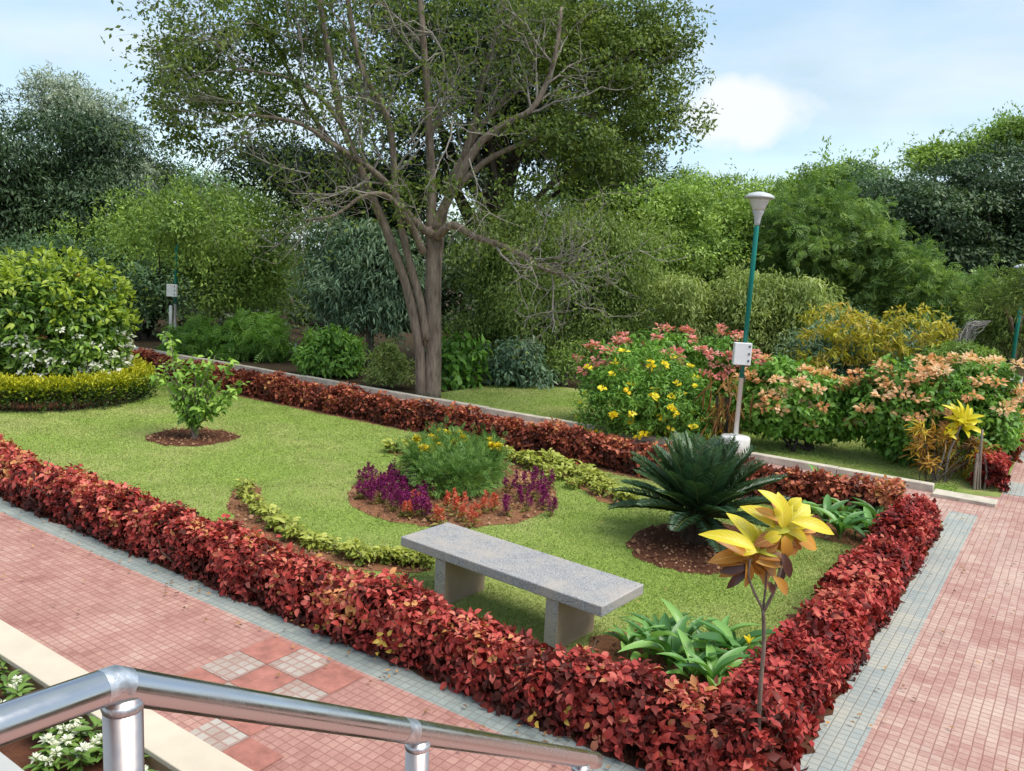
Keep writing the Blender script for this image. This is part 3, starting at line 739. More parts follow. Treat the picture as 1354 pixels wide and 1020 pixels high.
M_bright = leaf_mat('bright_green_leaves', greens((0.0607, 0.1485, 0.0216), (0.1350, 0.2903, 0.0405), (0.2700, 0.4860, 0.0810)), 0.42, 0.3)
M_pale = leaf_mat('pale_green_leaves', greens((0.15, 0.20, 0.045), (0.31, 0.39, 0.105), (0.56, 0.64, 0.24)), 0.5, 0.35)
M_silver = leaf_mat('silver_leaves', greens((0.1820, 0.2210, 0.1560), (0.3380, 0.4030, 0.2990), (0.5850, 0.6500, 0.5460)), 0.5, 0.25)
M_blue = leaf_mat('blue_green_leaves', greens((0.0761, 0.1436, 0.0845), (0.1605, 0.2620, 0.1521), (0.3211, 0.4563, 0.2704)), 0.45, 0.22)
M_dome = leaf_mat('dark_dome_leaves', greens((0.024, 0.052, 0.022), (0.058, 0.108, 0.044), (0.15, 0.22, 0.095)), 0.5, 0.2)
M_fresh = leaf_mat('fresh_green_leaves', greens((0.0725, 0.1421, 0.0348), (0.1740, 0.2972, 0.0696), (0.3915, 0.5510, 0.1595)), 0.45, 0.3)
M_lime = leaf_mat('lime_leaves', greens((0.17, 0.20, 0.012), (0.36, 0.37, 0.022), (0.58, 0.56, 0.05)), 0.45, 0.3)
M_mango = leaf_mat('mango_new_leaves', greens((0.26, 0.25, 0.02), (0.50, 0.46, 0.035), (0.60, 0.44, 0.10)), 0.45, 0.3)

def blob_world(b, Y0):
    px, py, rx, ry = b[:4]; Y = Y0 + (b[4] if len(b) > 4 else 0.0)
    c = AT(px, py, Y); sc = Y / FPX
    return c, np.array([rx * sc, (b[5] if len(b) > 5 else 0.5 * (rx + ry) * sc * 0.9), ry * sc])

def crown_points(blobs, n, shell=0.55, rough=0.22, freq=1.4, back=0.45):
    w = np.array([r[0] * r[2] for c, r in blobs]); w = w / w.sum()
    P, D = [], []
    for (c, r), wk in zip(blobs, w):
        k = max(3, int(n * wk * 1.5))
        d = unit(rnd(k))
        tc_ = unit(np.array([0, 0, EYE]) - c)
        keep = (d @ tc_ > -0.25) | (rng.random(k) < back); d = d[keep]; k = len(d)
        rr = (shell + (1 - shell) * rng.random(k)) ** 0.6
        lum = 1 + rough * lump(d * 2.2 + c * 0.37, freq)
        p = c + d * r * (rr * lum)[:, None]
        P.append(p); D.append(d)
    return np.concatenate(P), np.concatenate(D)

def add_crown(lv, blobs, ncl, per, crad, L, ratio, tm, droop=0.3, rough=0.22, flat=0.6, zmin=0.1, shell=0.55, freq=1.4, back=0.45, tvar=0.16, up=0.7):
    P, D = crown_points(blobs, ncl, shell, rough, freq, back)
    n = len(P)
    ct = np.clip(0.48 + 0.17 * rng.normal(size=n) + 0.12 * lump(P, 1.2) + 0.14 * lump(P + 31.7, 0.45), 0.02, 1)
    idx = np.repeat(np.arange(n), per); N = len(idx)
    R_ = crad * rng.uniform(0.55, 1.35, n)[idx]
    o_ = unit(rnd(N) + D[idx] * 0.45 + np.array([0, 0, 0.35]))
    off = o_ * (R_ * rng.uniform(0.45, 1.05, N))[:, None] * np.array([1, 1, flat])
    pos = P[idx] + off
    d = unit(o_ * 0.55 + rnd(N, 0.6) + np.array([0, 0, -droop]))
    nr = unit(o_ * 1.0 + D[idx] * 0.35 + rnd(N, 0.30) + np.array([0, 0, up]))
    ok = pos[:, 2] > zmin
    Ls = L * rng.uniform(0.65, 1.3, N)
    tint = np.clip(ct[idx] + rng.normal(size=N) * tvar, 0, 1)
    lv.add(tm, pos[ok], d[ok], nr[ok], Ls[ok], (Ls * ratio)[ok], tint[ok])
    return P

def limb(p0, p1, n=6, wob=0.12, sag=0.0):
    t = np.linspace(0, 1, n)[:, None]; L = np.linalg.norm(p1 - p0)
    p = p0 + (p1 - p0) * t; o = np.cumsum(rnd(n, wob * L / n), 0); o -= t * o[-1]
    p += o; p[:, 2] -= sag * L * (t[:, 0] * (1 - t[:, 0])) * 2
    return p

def shift(lv, org):
    lv.V = [v - np.asarray(org, np.float32) for v in lv.V]

def tree(name, label, base, blobs_px, Y, mat, ncl, per, L, ratio=0.45, tm=T_CARD, crad=0.35, trunk_r=0.12, nl=14, bark=None, cat='tree', group=None, zbase=0.0, puff=3.2, **kw):
    # base: photo column of the stem's foot at depth Y
    if cat == 'tree' and tm is T_CARD:
        k_ = 0.66 if L >= .2 else (0.78 if L > .15 else 0.85)
        L *= k_; per = int(per * (2.1 if L > .12 else 1.5))
    bl = []
    for b in blobs_px:
        c, q = blob_world(b, Y)
        if cat != 'tree': bl.append((c, q)); continue
        for _ in range(4):
            o_ = unit(rnd(1)[0]); bl.append((c + o_ * q * 0.52, q * rng.uniform(0.45, 0.68)))
    f = AT(base, 500, Y); org = np.array([f[0], f[1], zbase])
    r = thing(name, label, cat, org, group=group)
    q_ = 1.0 if (tm is T_SPRAY or tm is T_SPRAY5) else puff
    lv = Leaves(); P = add_crown(lv, bl, int(ncl * 0.82 / q_), int(per * q_), crad * q_ ** 0.5, L, ratio, tm, **kw)
    if cat == 'tree':
        S, SD = crown_points(bl, max(40, ncl // 6), 0.85, 0.25, 1.4, 0.2)
        for p_, d_ in zip(S, SD):
            dd = unit(d_ + rnd(1, .35)[0] + np.array([0, 0, .45 - .9 * kw.get('droop', .3)])); ln_ = rng.uniform(1.2, 3.2) * crad; m = int(rng.integers(16, 34))
            u_ = np.linspace(.1, 1, m); q = p_ + np.outer(u_, dd) * ln_ + np.outer(u_ ** 2, [0, 0, -.25 * ln_]) + rnd(m, .06 * (1 + crad))
            Ls = L * rng.uniform(.6, 1.15, m); lv.add(tm if tm is not T_SPRAY and tm is not T_SPRAY5 else T_SPRAY5, q, unit(dd + rnd(m, .8)), unit(rnd(m, .5) + [0, 0, 1]), Ls, Ls * ratio, np.clip(rng.normal(.6, .15) + rng.normal(size=m) * .12, 0, 1))
    shift(lv, org); lv.build('crown', mat, r)
    tb = MB(); cen = np.average([c for c, _ in bl], axis=0, weights=[q[0] * q[2] for _, q in bl])
    top = np.array([cen[0], cen[1], max(cen[2], 0.5)])
    tr = limb(np.array([org[0], org[1], zbase - 0.05]), top, 8, 0.10)
    tb.tube(tr - org, np.linspace(trunk_r, trunk_r * 0.45, 8), 8)
    sel = P[rng.choice(len(P), min(nl, len(P)), replace=False)]
    for q in sel:
        k = rng.integers(3, 7); a = tr[k]
        if q[2] < a[2] - 0.3 and tm is not T_LONG: a = tr[2]
        tb.tube(limb(a, q, 6, 0.2, -0.08) - org, np.linspace(trunk_r * 0.4, 0.008, 6), 5, False)
    tb.build('trunk', bark or M_bark_dark, r, smooth=True)
    return r

# the great tree in the middle: limbs drawn after the photo, then grown outwards
YT = float(G(565, 527)[1])
def wp(pts):
    return np.array([AT(x, y, YT + dy) for x, y, dy in pts])
def refine(p, k=3):
    p = np.asarray(p); n = len(p)
    t = np.linspace(0, n - 1, (n - 1) * k + 1); i = np.clip(t.astype(int), 0, n - 2); u = (t - i)[:, None]
    pm = p[np.clip(i - 1, 0, n - 1)]; p0 = p[i]; p1 = p[i + 1]; p2 = p[np.clip(i + 2, 0, n - 1)]
    return 0.5 * (2 * p0 + (p1 - pm) * u + (2 * pm - 5 * p0 + 4 * p1 - p2) * u ** 2 + (3 * p0 - pm - 3 * p1 + p2) * u ** 3)
big_org = np.array([G(565, 527)[0], YT, 0.0])
big = thing('spreading_tree', 'large spreading tree with a forked grey trunk and thin olive crown behind the rusty hedge', 'tree', big_org)
sc = YT / FPX
LIMBS = [  # (points (px, py, depth offset), radius px at start, at end)
    ([(571, 529, 0), (572, 480, 0), (573, 430, 0), (572, 375, 0), (571, 335, 0), (570, 300, 0)], 11.5, 8.5),
    ([(558, 529, -.05), (556, 480, -.05), (551, 434, -.05), (537, 375, -.1), (520, 330, -.2), (506, 292, -.2), (490, 255, -.3), (474, 215, -.3), (455, 170, -.4), (440, 100, -.4), (427, 30, -.5), (415, -40, -.5)], 8.2, 3),
    ([(578, 527, .25), (579, 450, .25), (579, 380, .25), (584, 310, .3), (596, 240, .4), (622, 190, .6), (650, 150, .8), (690, 110, 1.0), (735, 70, 1.3), (770, 30, 1.5)], 5.5, 2.5),
    ([(565, 450, -.1), (556, 400, -.1), (541, 345, -.15), (530, 295, -.2), (523, 255, -.2), (517, 175, -.2), (500, 130, -.3), (480, 95, -.3), (465, 32, -.3), (455, -40, -.3)], 6, 3),
    ([(570, 310, 0), (570, 240, 0), (568, 185, -.1), (566, 130, -.1), (560, 60, -.2), (553, -40, -.2)], 7, 3.5),
    ([(572, 310, -.1), (556, 300, -.2), (533, 275, -.3), (512, 243, -.4), (475, 212, -.6), (438, 190, -.8), (400, 165, -1.0), (355, 155, -1.2), (320, 152, -1.4)], 6, 1.5),
    ([(573, 305, 0), (590, 268, -.1), (615, 220, -.2), (639, 185, -.3), (675, 160, -.4), (702, 146, -.5), (722, 112, -.5), (735, 70, -.6), (742, 10, -.6)], 7, 2.5),
    ([(574, 308, .1), (600, 240, .4), (625, 170, .6), (640, 100, .8), (660, 30, .9), (672, -40, 1.0)], 6, 3),
    ([(576, 315, -.1), (598, 298, -.3), (625, 312, -.5), (655, 322, -.7), (690, 336, -.9), (720, 356, -1.1), (742, 362, -1.2)], 6, 2.5),
    ([(560, 335, -.2), (545, 300, -.4), (525, 272, -.6), (508, 257, -.8), (480, 259, -1.0), (458, 275, -1.1), (438, 286, -1.2), (400, 292, -1.3)], 5, 1.2),
    ([(590, 262, .2), (640, 215, .5), (690, 190, .9), (750, 165, 1.2), (810, 140, 1.5), (835, 115, 1.6)], 5, 1.5),
    ([(474, 215, -.3), (440, 190, -.2), (405, 140, 0), (380, 90, .3), (350, 30, .4), (330, -30, .5)], 4, 1.5),
    ([(455, 170, -.4), (425, 130, -.6), (385, 105, -.8), (340, 95, -1.0), (305, 90, -1.1)], 3.5, 1.2),
]
trunk = MB(); lines = []
for pts, r0, r1 in LIMBS:
    p = refine(wp(pts), 3); n = len(p)
    r = (r0 + (r1 - r0) * np.linspace(0, 1, n) ** 0.8) * sc
    if r0 > 6.2: r[:3] *= [1.2, 1.08, 1.02]
    trunk.tube(p - big_org, r, 10, True, 0.09 if r0 > 6 else 0.04); lines.append((p, r))
trunk.build('trunk', M_bark_grey, big, smooth=True)
twig = MB(); tips = []
def grow(p0, d, L, r, lev, bare):
    n = 5; p = [p0]; dd = d
    for i in range(n):
        dd = unit(dd + rng.normal(size=3) * 0.22 + np.array([0, 0, (0.05 if lev < 2 else -0.04)])); p.append(p[-1] + dd * L / n)
    p = np.array(p); twig.tube(p - big_org, np.linspace(r, r * 0.35, n + 1), 4 if lev else 5, False)
    if lev >= 2 or L < 0.5:
        tips.append((p[-1], dd, bare)); tips.append((p[3], dd, bare)); return
    for j in range(5 if lev == 0 else 4):
        k = rng.integers(1, n + 1); s = unit(np.cross(dd, rnd(1)[0])); a = rng.uniform(0.5, 1.05)
        grow(p[k], unit(dd * cos(a) + s * sin(a)), L * rng.uniform(0.42, 0.68), r * 0.5, lev + 1, bare)
for li, (p, r) in enumerate(lines):
    if li == 0: continue
    n = len(p); bare = li in (8, 9)
    cnt = {1: 9, 2: 9, 5: 9, 6: 8, 8: 11, 9: 6, 10: 8, 11: 7, 12: 8}.get(li, 7)
    for j in range(cnt):
        k = int(n * rng.uniform(0.45 if li in (1, 2, 3) else 0.35, 0.98)); k = min(k, n - 2)
        tg = unit(p[k + 1] - p[k]); s = unit(np.cross(tg, rnd(1)[0])); a = rng.uniform(0.45, 1.0)
        grow(p[k], unit(tg * cos(a) + s * sin(a)), rng.uniform(1.0, 2.0) * (0.75 if bare else 1.0), max(0.010, r[k] * 0.42), 0, bare)
# bare grey sprays hanging in front of the fork
for x, y, dx, dy, L in ((598, 160, 0.1, -1, 1.5), (620, 210, 0.5, -0.8, 1.1), (590, 150, 0.5, -.7, 1.3), (560, 300, -0.4, 0.4, 1.0), (585, 240, .6, -.4, 1.2), (742, 362, 1, -0.05, 1.5), (730, 358, .8, .5, 1.4), (742, 362, 1, -.35, 1.6), (700, 338, .6, .7, 1.0), (760, 400, .9, -.35, 1.0), (540, 190, .7, .5, 1.2), (430, 290, -1, -.2, 1.2), (410, 230, -1, 0.1, 1.2)):
    p0 = AT(x, y, YT - 1.0); grow(p0, unit(np.array([dx, -0.2, dy * -1.0 if dy < 0 and L < 0 else dy])), L, 0.016, 0, True)
twig.build('twigs', M_twig_grey, big)
lv = Leaves()
tp = np.array([t[0] for t in tips]); td = np.array([t[1] for t in tips]); tb_ = np.array([t[2] for t in tips])
for per, sel in ((5, ~tb_), (2, tb_)):
    q = tp[sel]; idx = np.repeat(np.arange(len(q)), per); N = len(idx)
    L = rng.uniform(0.06, 0.12, N)
    lv.add(T_CARD, q[idx] + rnd(N, 0.13), unit(td[sel][idx] * .5 + rnd(N, .8)), unit(rnd(N, .6) + np.array([0, 0, .8])), L, L * 0.5, np.clip(rng.normal(0.5, .2, N), 0, 1))
def bw(L_): return [blob_world(b, YT) for b in L_]
KW = dict(shell=0.15, rough=0.32, flat=0.55, tvar=0.14)
add_crown(lv, bw([(300, 60, 95, 70, 0), (255, 150, 60, 50, -.5), (345, 135, 75, 45, -.8), (390, 30, 80, 60, .6), (235, 90, 42, 62, 0)]), 300, 40, 0.30, 0.088, 0.5, T_CARD, **KW)
add_crown(lv, bw([(820, 80, 85, 78, .5), (870, 165, 58, 36, .3), (770, 40, 80, 65, 1.0), (740, 180, 60, 40, -.4), (875, 40, 44, 55, .4), (800, 215, 60, 28, 0)]), 500, 44, 0.30, 0.088, 0.5, T_CARD, **KW)
add_crown(lv, bw([(560, -30, 150, 45, .3), (470, 0, 90, 45, .3), (650, 5, 70, 45, .5)]), 80, 34, 0.28, 0.088, 0.5, T_CARD, **KW)
add_crown(lv, bw([(660, 275, 50, 35, -.8), (700, 250, 50, 30, -.4), (600, 260, 40, 30, -1.0), (545, 260, 40, 40, -.8)]), 70, 12, 0.16, 0.10, 0.5, T_CARD, shell=0.1, rough=0.3)
shift(lv, big_org); lv.build('crown', leaf_mat('canopy_leaves', greens((0.055, 0.10, 0.018), (0.13, 0.19, 0.035), (0.27, 0.34, 0.07)), 0.5, 0.38), big)

# ---- trees closing the wood far behind
for i_, (lab, bx, bl_, Y_, m_) in enumerate((
    ('dark far tree whose crown shows just under the right end of the olive canopy', 840, [(850, 255, 60, 38), (900, 270, 50, 34), (800, 270, 60, 40)], 36, M_deep),
    ('far green tree filling the gap behind the forked trunk', 580, [(590, 330, 90, 80), (520, 330, 60, 70), (650, 300, 60, 50)], 33, M_darkgreen),
    ('far dull green tree over the pale willow beside the lamp', 1000, [(970, 275, 50, 32), (1040, 285, 55, 36), (910, 290, 50, 36)], 38, M_mid),
    ('tall far tree with a ragged crown between the lamp head and the dark dome', 1150, [(1150, 255, 50, 32), (1185, 275, 40, 40), (1110, 280, 50, 40)], 42, M_deep),
    ('far green tree standing behind the feathery tree and the dark drooping one', 250, [(230, 255, 60, 40), (300, 265, 60, 40), (180, 275, 50, 40)], 38, M_deep))):
    LATE_TREES = globals().setdefault('LATE_TREES', []); LATE_TREES.append((lab, bx, bl_, Y_, m_))
# ---- trees of the wood behind, each with its own crown
tree('dark_evergreen_tree', 'very dark dense evergreen standing directly behind the great spreading tree', 640, [(640, 110, 160, 120), (760, 170, 110, 80), (560, 40, 120, 80), (700, 20, 120, 70), (620, 215, 110, 60), (800, 230, 80, 45)], 21.5, M_darkgreen, 1700, 17, 0.17, 0.45, crad=0.35, shell=0.25, trunk_r=0.28, nl=26, rough=0.25, tvar=0.1)
tree('dark_evergreen_tree', 'low dark crown under the thin olive branches between the two lamp posts', 430, [(455, 235, 95, 50), (390, 225, 75, 40), (350, 200, 40, 30), (520, 250, 70, 60)], 22.5, M_darkgreen, 900, 17, 0.17, 0.45, crad=0.33, shell=0.35, trunk_r=0.2, rough=0.25, tvar=0.1)
tree('leafy_tree', 'big dark green tree with drooping leaves at the far side of the white flowered bush', 40, [(40, 215, 110, 95), (-60, 210, 110, 110), (115, 250, 75, 70), (30, 300, 110, 50), (130, 200, 45, 40)], 26, M_dome, 1500, 17, 0.24, 0.36, crad=0.42, trunk_r=0.25, droop=0.9, shell=0.5, rough=0.25)
tree('silver_oak_tree', 'tall pale silvery tree rising behind the dark drooping tree', 115, [(95, 150, 42, 50), (135, 185, 40, 45), (120, 235, 60, 40), (160, 230, 30, 40), (70, 125, 22, 25)], 32, M_silver, 800, 16, 0.26, 0.3, crad=0.42, trunk_r=0.2, shell=0.3, rough=0.35)
tree('leafy_tree', 'small dark green treetop in the gap beside the silvery tree', 185, [(185, 222, 28, 26), (170, 250, 40, 40), (205, 245, 30, 30)], 34, M_darkgreen, 260, 15, 0.24, 0.45, crad=0.4, trunk_r=0.15)
tree('feathery_tree', 'wide yellowish green feathery tree around the far lamp post', 192, [(230, 285, 90, 55, -4.6), (235, 300, 45, 28, -5.6), (310, 300, 85, 60), (165, 320, 80, 60), (270, 350, 110, 60), (350, 350, 60, 70), (370, 290, 50, 40), (120, 350, 60, 40)], 24.5, M_mid, 1900, 17, 0.14, 0.42, crad=0.36, trunk_r=0.16, shell=0.35, rough=0.28, droop=0.5)
tree('feathery_tree', 'dim green tree with a slim leaning trunk between the far lamp post and the bush', 195, [(120, 390, 70, 60), (190, 385, 60, 55), (60, 340, 60, 40)], 23.5, M_deep, 700, 16, 0.14, 0.42, crad=0.33, trunk_r=0.1, shell=0.3)
tree('mango_tree', 'dark long leaved tree with a slim bare trunk just behind the forked tree', 491, [(490, 345, 62, 48), (455, 380, 45, 45), (525, 380, 45, 50), (480, 400, 50, 40)], 20.5, M_blue, 620, 15, 0.30, 0.2, tm=T_CARD, crad=0.3, trunk_r=0.12, bark=M_bark_grey, droop=1.0, shell=0.3)
tree('weeping_tree', 'olive green weeping tree with fine hanging foliage filling the middle of the wood', 700, [(670, 330, 75, 65), (740, 350, 90, 75), (690, 410, 90, 70), (820, 390, 80, 70), (790, 310, 80, 50), (640, 430, 50, 70), (760, 450, 80, 55)], 20.5, M_olive, 2300, 17, 0.13, 0.32, crad=0.33, trunk_r=0.13, shell=0.3, droop=1.0, rough=0.28)
tree('leafy_tree', 'fresh green layered tree behind the bare grey twigs', 830, [(800, 275, 70, 38), (860, 285, 70, 45), (900, 320, 60, 50), (850, 340, 70, 40)], 25, M_mid, 1000, 16, 0.16, 0.5, crad=0.33, trunk_r=0.16, flat=0.35)
tree('leafy_tree', 'mixed green tree with a ragged top just behind the lamp head', 960, [(950, 300, 70, 45), (1010, 330, 70, 55), (930, 350, 60, 45), (1000, 290, 40, 30), (920, 260, 40, 22)], 28, M_mid, 1300, 16, 0.19, 0.45, crad=0.4, trunk_r=0.18, rough=0.3)
tree('flat_topped_tree', 'light green flat topped tree beyond the lamp head against the sky', 1095, [(1080, 232, 45, 20), (1125, 238, 40, 20), (1060, 255, 40, 20), (1110, 262, 60, 25)], 44, M_mid, 520, 13, 0.34, 0.45, crad=0.6, trunk_r=0.2, flat=0.3)
tree('pinnate_tree', 'bright green tree with layered feathered leaves beside the lamp post', 1090, [(1080, 310, 75, 50), (1110, 355, 70, 55), (1050, 360, 55, 45), (1140, 330, 40, 50), (1020, 390, 50, 30)], 26, M_fresh, 1000, 11, 0.26, 0.8, tm=T_SPRAY5, crad=0.34, trunk_r=0.17, shell=0.6, droop=0.3, flat=0.3)
tree('rain_tree', 'huge dark green dome shaped tree at the edge of the side path', 1270, [(1250, 305, 120, 75), (1340, 305, 120, 88), (1185, 290, 72, 52), (1290, 248, 90, 48), (1420, 290, 100, 90), (1230, 350, 110, 45), (1330, 360, 80, 40)], 34, M_dome, 2300, 17, 0.26, 0.5, crad=0.5, trunk_r=0.45, flat=0.35, shell=0.75, rough=0.16)
tree('feathery_tree', 'loose feathery treetop showing above the huge dark dome', 1340, [(1340, 185, 40, 25), (1280, 200, 55, 16), (1240, 208, 30, 12)], 46, M_mid, 420, 13, 0.36, 0.42, crad=0.6, trunk_r=0.2, flat=0.4)
tree('pinnate_tree', 'mid green feather leaved tree in front of the dark dome', 1235, [(1235, 385, 62, 48), (1195, 400, 45, 40), (1275, 395, 35, 40), (1190, 350, 30, 28)], 25, M_fresh, 850, 11, 0.25, 0.8, tm=T_SPRAY5, crad=0.32, trunk_r=0.13, shell=0.6, droop=0.3, flat=0.3)
tree('willow_tree', 'pale yellow green drooping tree left of the mango with yellow shoots', 950, [(950, 395, 42, 48), (985, 380, 26, 26), (1012, 412, 48, 42), (1066, 405, 40, 44), (1045, 440, 50, 34), (925, 450, 42, 40), (1000, 460, 66, 32), (898, 400, 30, 40)], 19.5, M_pale, 1500, 16, 0.14, 0.3, crad=0.26, trunk_r=0.1, droop=1.1, shell=0.35, rough=0.28)
mg = tree('mango_tree', 'mango tree with yellow young shoots over dark leaves and a curved grey branch', 1130, [(1130, 455, 80, 40), (1200, 465, 60, 45), (1085, 470, 45, 35), (1240, 470, 35, 35), (1150, 490, 90, 30)], 17.5, M_blue, 620, 14, 0.20, 0.26, crad=0.2, trunk_r=0.11, bark=M_bark_grey, droop=0.7, shell=0.4)
lv = Leaves(); add_crown(lv, [blob_world(b, 16.7) for b in [(1110, 430, 45, 22), (1145, 445, 45, 25), (1210, 435, 45, 28), (1090, 470, 30, 16), (1165, 462, 40, 18), (1245, 440, 20, 18), (1075, 490, 22, 14), (1180, 500, 30, 14)]], 190, 15, 0.12, 0.15, 0.28, T_CARD, droop=0.6, shell=0.85, back=0.1)
shift(lv, mg.location); lv.build('young_shoots', M_mango, mg)
tree('casuarina_tree', 'wispy olive tree with bare grey hanging branches over the small lamp', 1335, [(1325, 415, 36, 36), (1375, 420, 50, 45), (1310, 450, 26, 28), (1352, 392, 30, 20, -2.6), (1360, 375, 30, 20, -2.6)], 17.0, M_olive, 560, 16, 0.14, 0.16, crad=0.2, trunk_r=0.12, bark=M_bark_grey, droop=0.2, shell=0.3)
br = MB()
b0 = AT(1310, 425, 16.6); dr = thing('dead_branch', 'bundle of bare grey twigs hanging above the round clipped bush', 'branch', b0)
for i in range(55):
    mid = AT(1284 + rng.normal() * 5, 432 + rng.normal() * 4, 16.5); e = AT(1264 + rng.normal() * 13, 468 + rng.normal() * 9, 16.5 + rng.normal() * .2)
    p = np.concatenate([np.linspace(b0, mid, 4)[:-1], np.linspace(mid, e, 5)]) + rnd(8, .018); p[0] = b0
    br.tube(p - b0, np.linspace(0.018 if i < 6 else 0.008, 0.003, len(p)), 4, False)
br.build('twigs', bark_mat('dead_twig', (0.26, 0.24, 0.215), (0.48, 0.45, 0.41), 12), dr)
tree('clipped_bush', 'smooth round light green bush behind the peach blossoms', 1270, [(1270, 492, 50, 34), (1250, 500, 35, 30), (1295, 500, 30, 30)], 16.0, M_mid, 900, 16, 0.065, 0.45, crad=0.12, trunk_r=0.06, cat='bush', shell=0.85, rough=0.06)
for lab, bx, bl_, Y_, m_ in LATE_TREES:
    tree('leafy_tree', lab, bx, bl_, Y_, m_, 620, 15, 0.24, 0.45, crad=0.5, trunk_r=0.2, shell=0.4, rough=0.28, flat=0.45, group='far trees closing the wood')
# understory along the back of the kerb
tree('cassava_shrub', 'flat topped dark green shrub directly beside the foot of the far lamp post', 262, [(262, 445, 32, 24), (245, 458, 24, 22), (285, 460, 24, 20)], 20.8, M_bright, 260, 7, 0.20, 0.75, tm=T_SPRAY5, crad=0.18, trunk_r=0.05, cat='shrub', group='dark shrubs along the back kerb', flat=0.4, droop=0.7, shell=0.6)
tree('cassava_shrub', 'flat topped dark green shrub just before the grey gate posts', 335, [(335, 438, 38, 24), (315, 455, 30, 22), (360, 455, 24, 22)], 20.2, M_bright, 300, 7, 0.20, 0.75, tm=T_SPRAY5, crad=0.18, trunk_r=0.05, cat='shrub', group='dark shrubs along the back kerb', flat=0.4, droop=0.7, shell=0.6)
tree('frangipani_shrub', 'small round dark green shrub on a short stem beside the yellowish upright shrub', 437, [(437, 468, 36, 25), (420, 480, 20, 18), (455, 480, 20, 18)], 18.2, M_bright, 330, 11, 0.16, 0.42, crad=0.14, trunk_r=0.05, cat='shrub', droop=0.7, shell=0.65)
tree('bamboo_shrub', 'upright yellow green shrub with thin stems close to the forked trunk', 517, [(517, 480, 26, 26), (505, 500, 18, 24), (530, 505, 18, 24)], 16.8, M_pale, 330, 12, 0.085, 0.4, crad=0.1, trunk_r=0.025, nl=22, cat='shrub', shell=0.3)
tree('broadleaf_shrub', 'dark broad leaved shrub leaning out behind the forked trunk', 598, [(600, 470, 24, 22), (605, 500, 22, 28)], 17.5, M_bright, 120, 7, 0.24, 0.5, crad=0.16, trunk_r=0.04, cat='shrub', droop=0.9)
tree('broadleaf_shrub', 'dark rounded shrub on the grass between the tree trunk and the yellow flowered bush', 690, [(685, 480, 38, 26), (665, 505, 28, 26), (705, 510, 26, 24)], 18.0, M_blue, 420, 12, 0.13, 0.36, crad=0.16, trunk_r=0.05, cat='shrub', droop=0.8, shell=0.5)
tree('broadleaf_shrub', 'leggy open shrub with bare pale branches beside the yellow flowered bush', 745, [(745, 490, 30, 24), (770, 480, 25, 25), (735, 520, 24, 16)], 18.5, M_mid, 170, 10, 0.09, 0.45, crad=0.16, trunk_r=0.04, bark=M_twig_grey, cat='shrub', nl=24)
# shade of the wood behind: dense undergrowth too tangled to count
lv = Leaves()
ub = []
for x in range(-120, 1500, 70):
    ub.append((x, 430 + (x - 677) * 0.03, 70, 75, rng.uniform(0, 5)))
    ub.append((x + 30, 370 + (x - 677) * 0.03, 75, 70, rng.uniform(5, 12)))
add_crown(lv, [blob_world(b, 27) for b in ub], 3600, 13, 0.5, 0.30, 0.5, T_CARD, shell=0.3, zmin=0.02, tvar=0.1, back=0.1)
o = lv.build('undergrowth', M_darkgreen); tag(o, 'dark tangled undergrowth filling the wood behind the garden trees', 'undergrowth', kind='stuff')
# ------------------------------------------------------------------ gate behind the kerb
M_galv = plain('galvanised', (0.40, 0.42, 0.44), 0.45, metal=0.6, nscale=7, namp=0.15)
gp = AT(383, 490, 22.0); gate = thing('metal_gate', 'narrow grey metal gate frame standing in the dark between two shrubs', 'gate', (gp[0], gp[1], gp[2] - .5))
for dx in (-0.22, 0.0, 0.16):
    mb = MB(); mb.tube([(dx, 0, -0.2), (dx, 0, 1.25)], 0.035, 10); mb.build('post', M_galv, gate, smooth=True)
mb = MB()
for z in np.arange(0.05, 1.15, 0.12): mb.box((-0.19, -0.012, z), (0.13, 0.012, z + 0.025))
mb.build('bars', M_galv, gate)

# ------------------------------------------------------------------ shrubs and flowers of the garden
M_peach = leaf_mat('peach_bracts', [(0, (0.66, 0.30, 0.12)), (0.5, (0.80, 0.48, 0.25)), (1, (0.86, 0.64, 0.42))], 0.6, 0.3, 0.2, 0.2)
M_pinkf = leaf_mat('pink_bracts', [(0, (0.60, 0.16, 0.14)), (0.5, (0.76, 0.30, 0.26)), (1, (0.80, 0.46, 0.38))], 0.6, 0.3, 0.2, 0.2)
M_yel = leaf_mat('yellow_petals', [(0, (0.80, 0.55, 0.02)), (0.5, (0.85, 0.70, 0.03)), (1, (0.88, 0.78, 0.10))], 0.5, 0.25, 0.2, 0.1)
M_whitef = leaf_mat('white_petals', [(0, (0.70, 0.70, 0.55)), (1, (0.88, 0.88, 0.80))], 0.6, 0.25, 0.2, 0.1)
M_orangef = leaf_mat('orange_red_flowers', [(0, (0.50, 0.06, 0.035)), (0.5, (0.68, 0.14, 0.08)), (1, (0.75, 0.26, 0.16))], 0.6, 0.25, 0.2, 0.2)
M_purple = leaf_mat('purple_plumes', [(0, (0.10, 0.008, 0.05)), (0.5, (0.24, 0.018, 0.12)), (1, (0.40, 0.06, 0.22))], 0.6, 0.2, 0.2, 0.2)

def flower_heads(lv, P, D, per, r, L, ratio, tm=T_CARD):
    n = len(P); idx = np.repeat(np.arange(n), per); N = len(idx)
    off = unit(rnd(N)) * (r * rng.random(N) ** .5)[:, None] * np.array([1, 1, 0.5]); ct = rng.normal(0.5, 0.18, n)
    lv.add(tm, P[idx] + off, unit(unit(off) + D[idx] * 0.35), unit(D[idx] + rnd(N, 0.35) + np.array([0, 0, .5])), rng.uniform(.75, 1.25, N) * L, L * ratio, np.clip(ct[idx] + rng.normal(size=N) * .14, 0, 1))

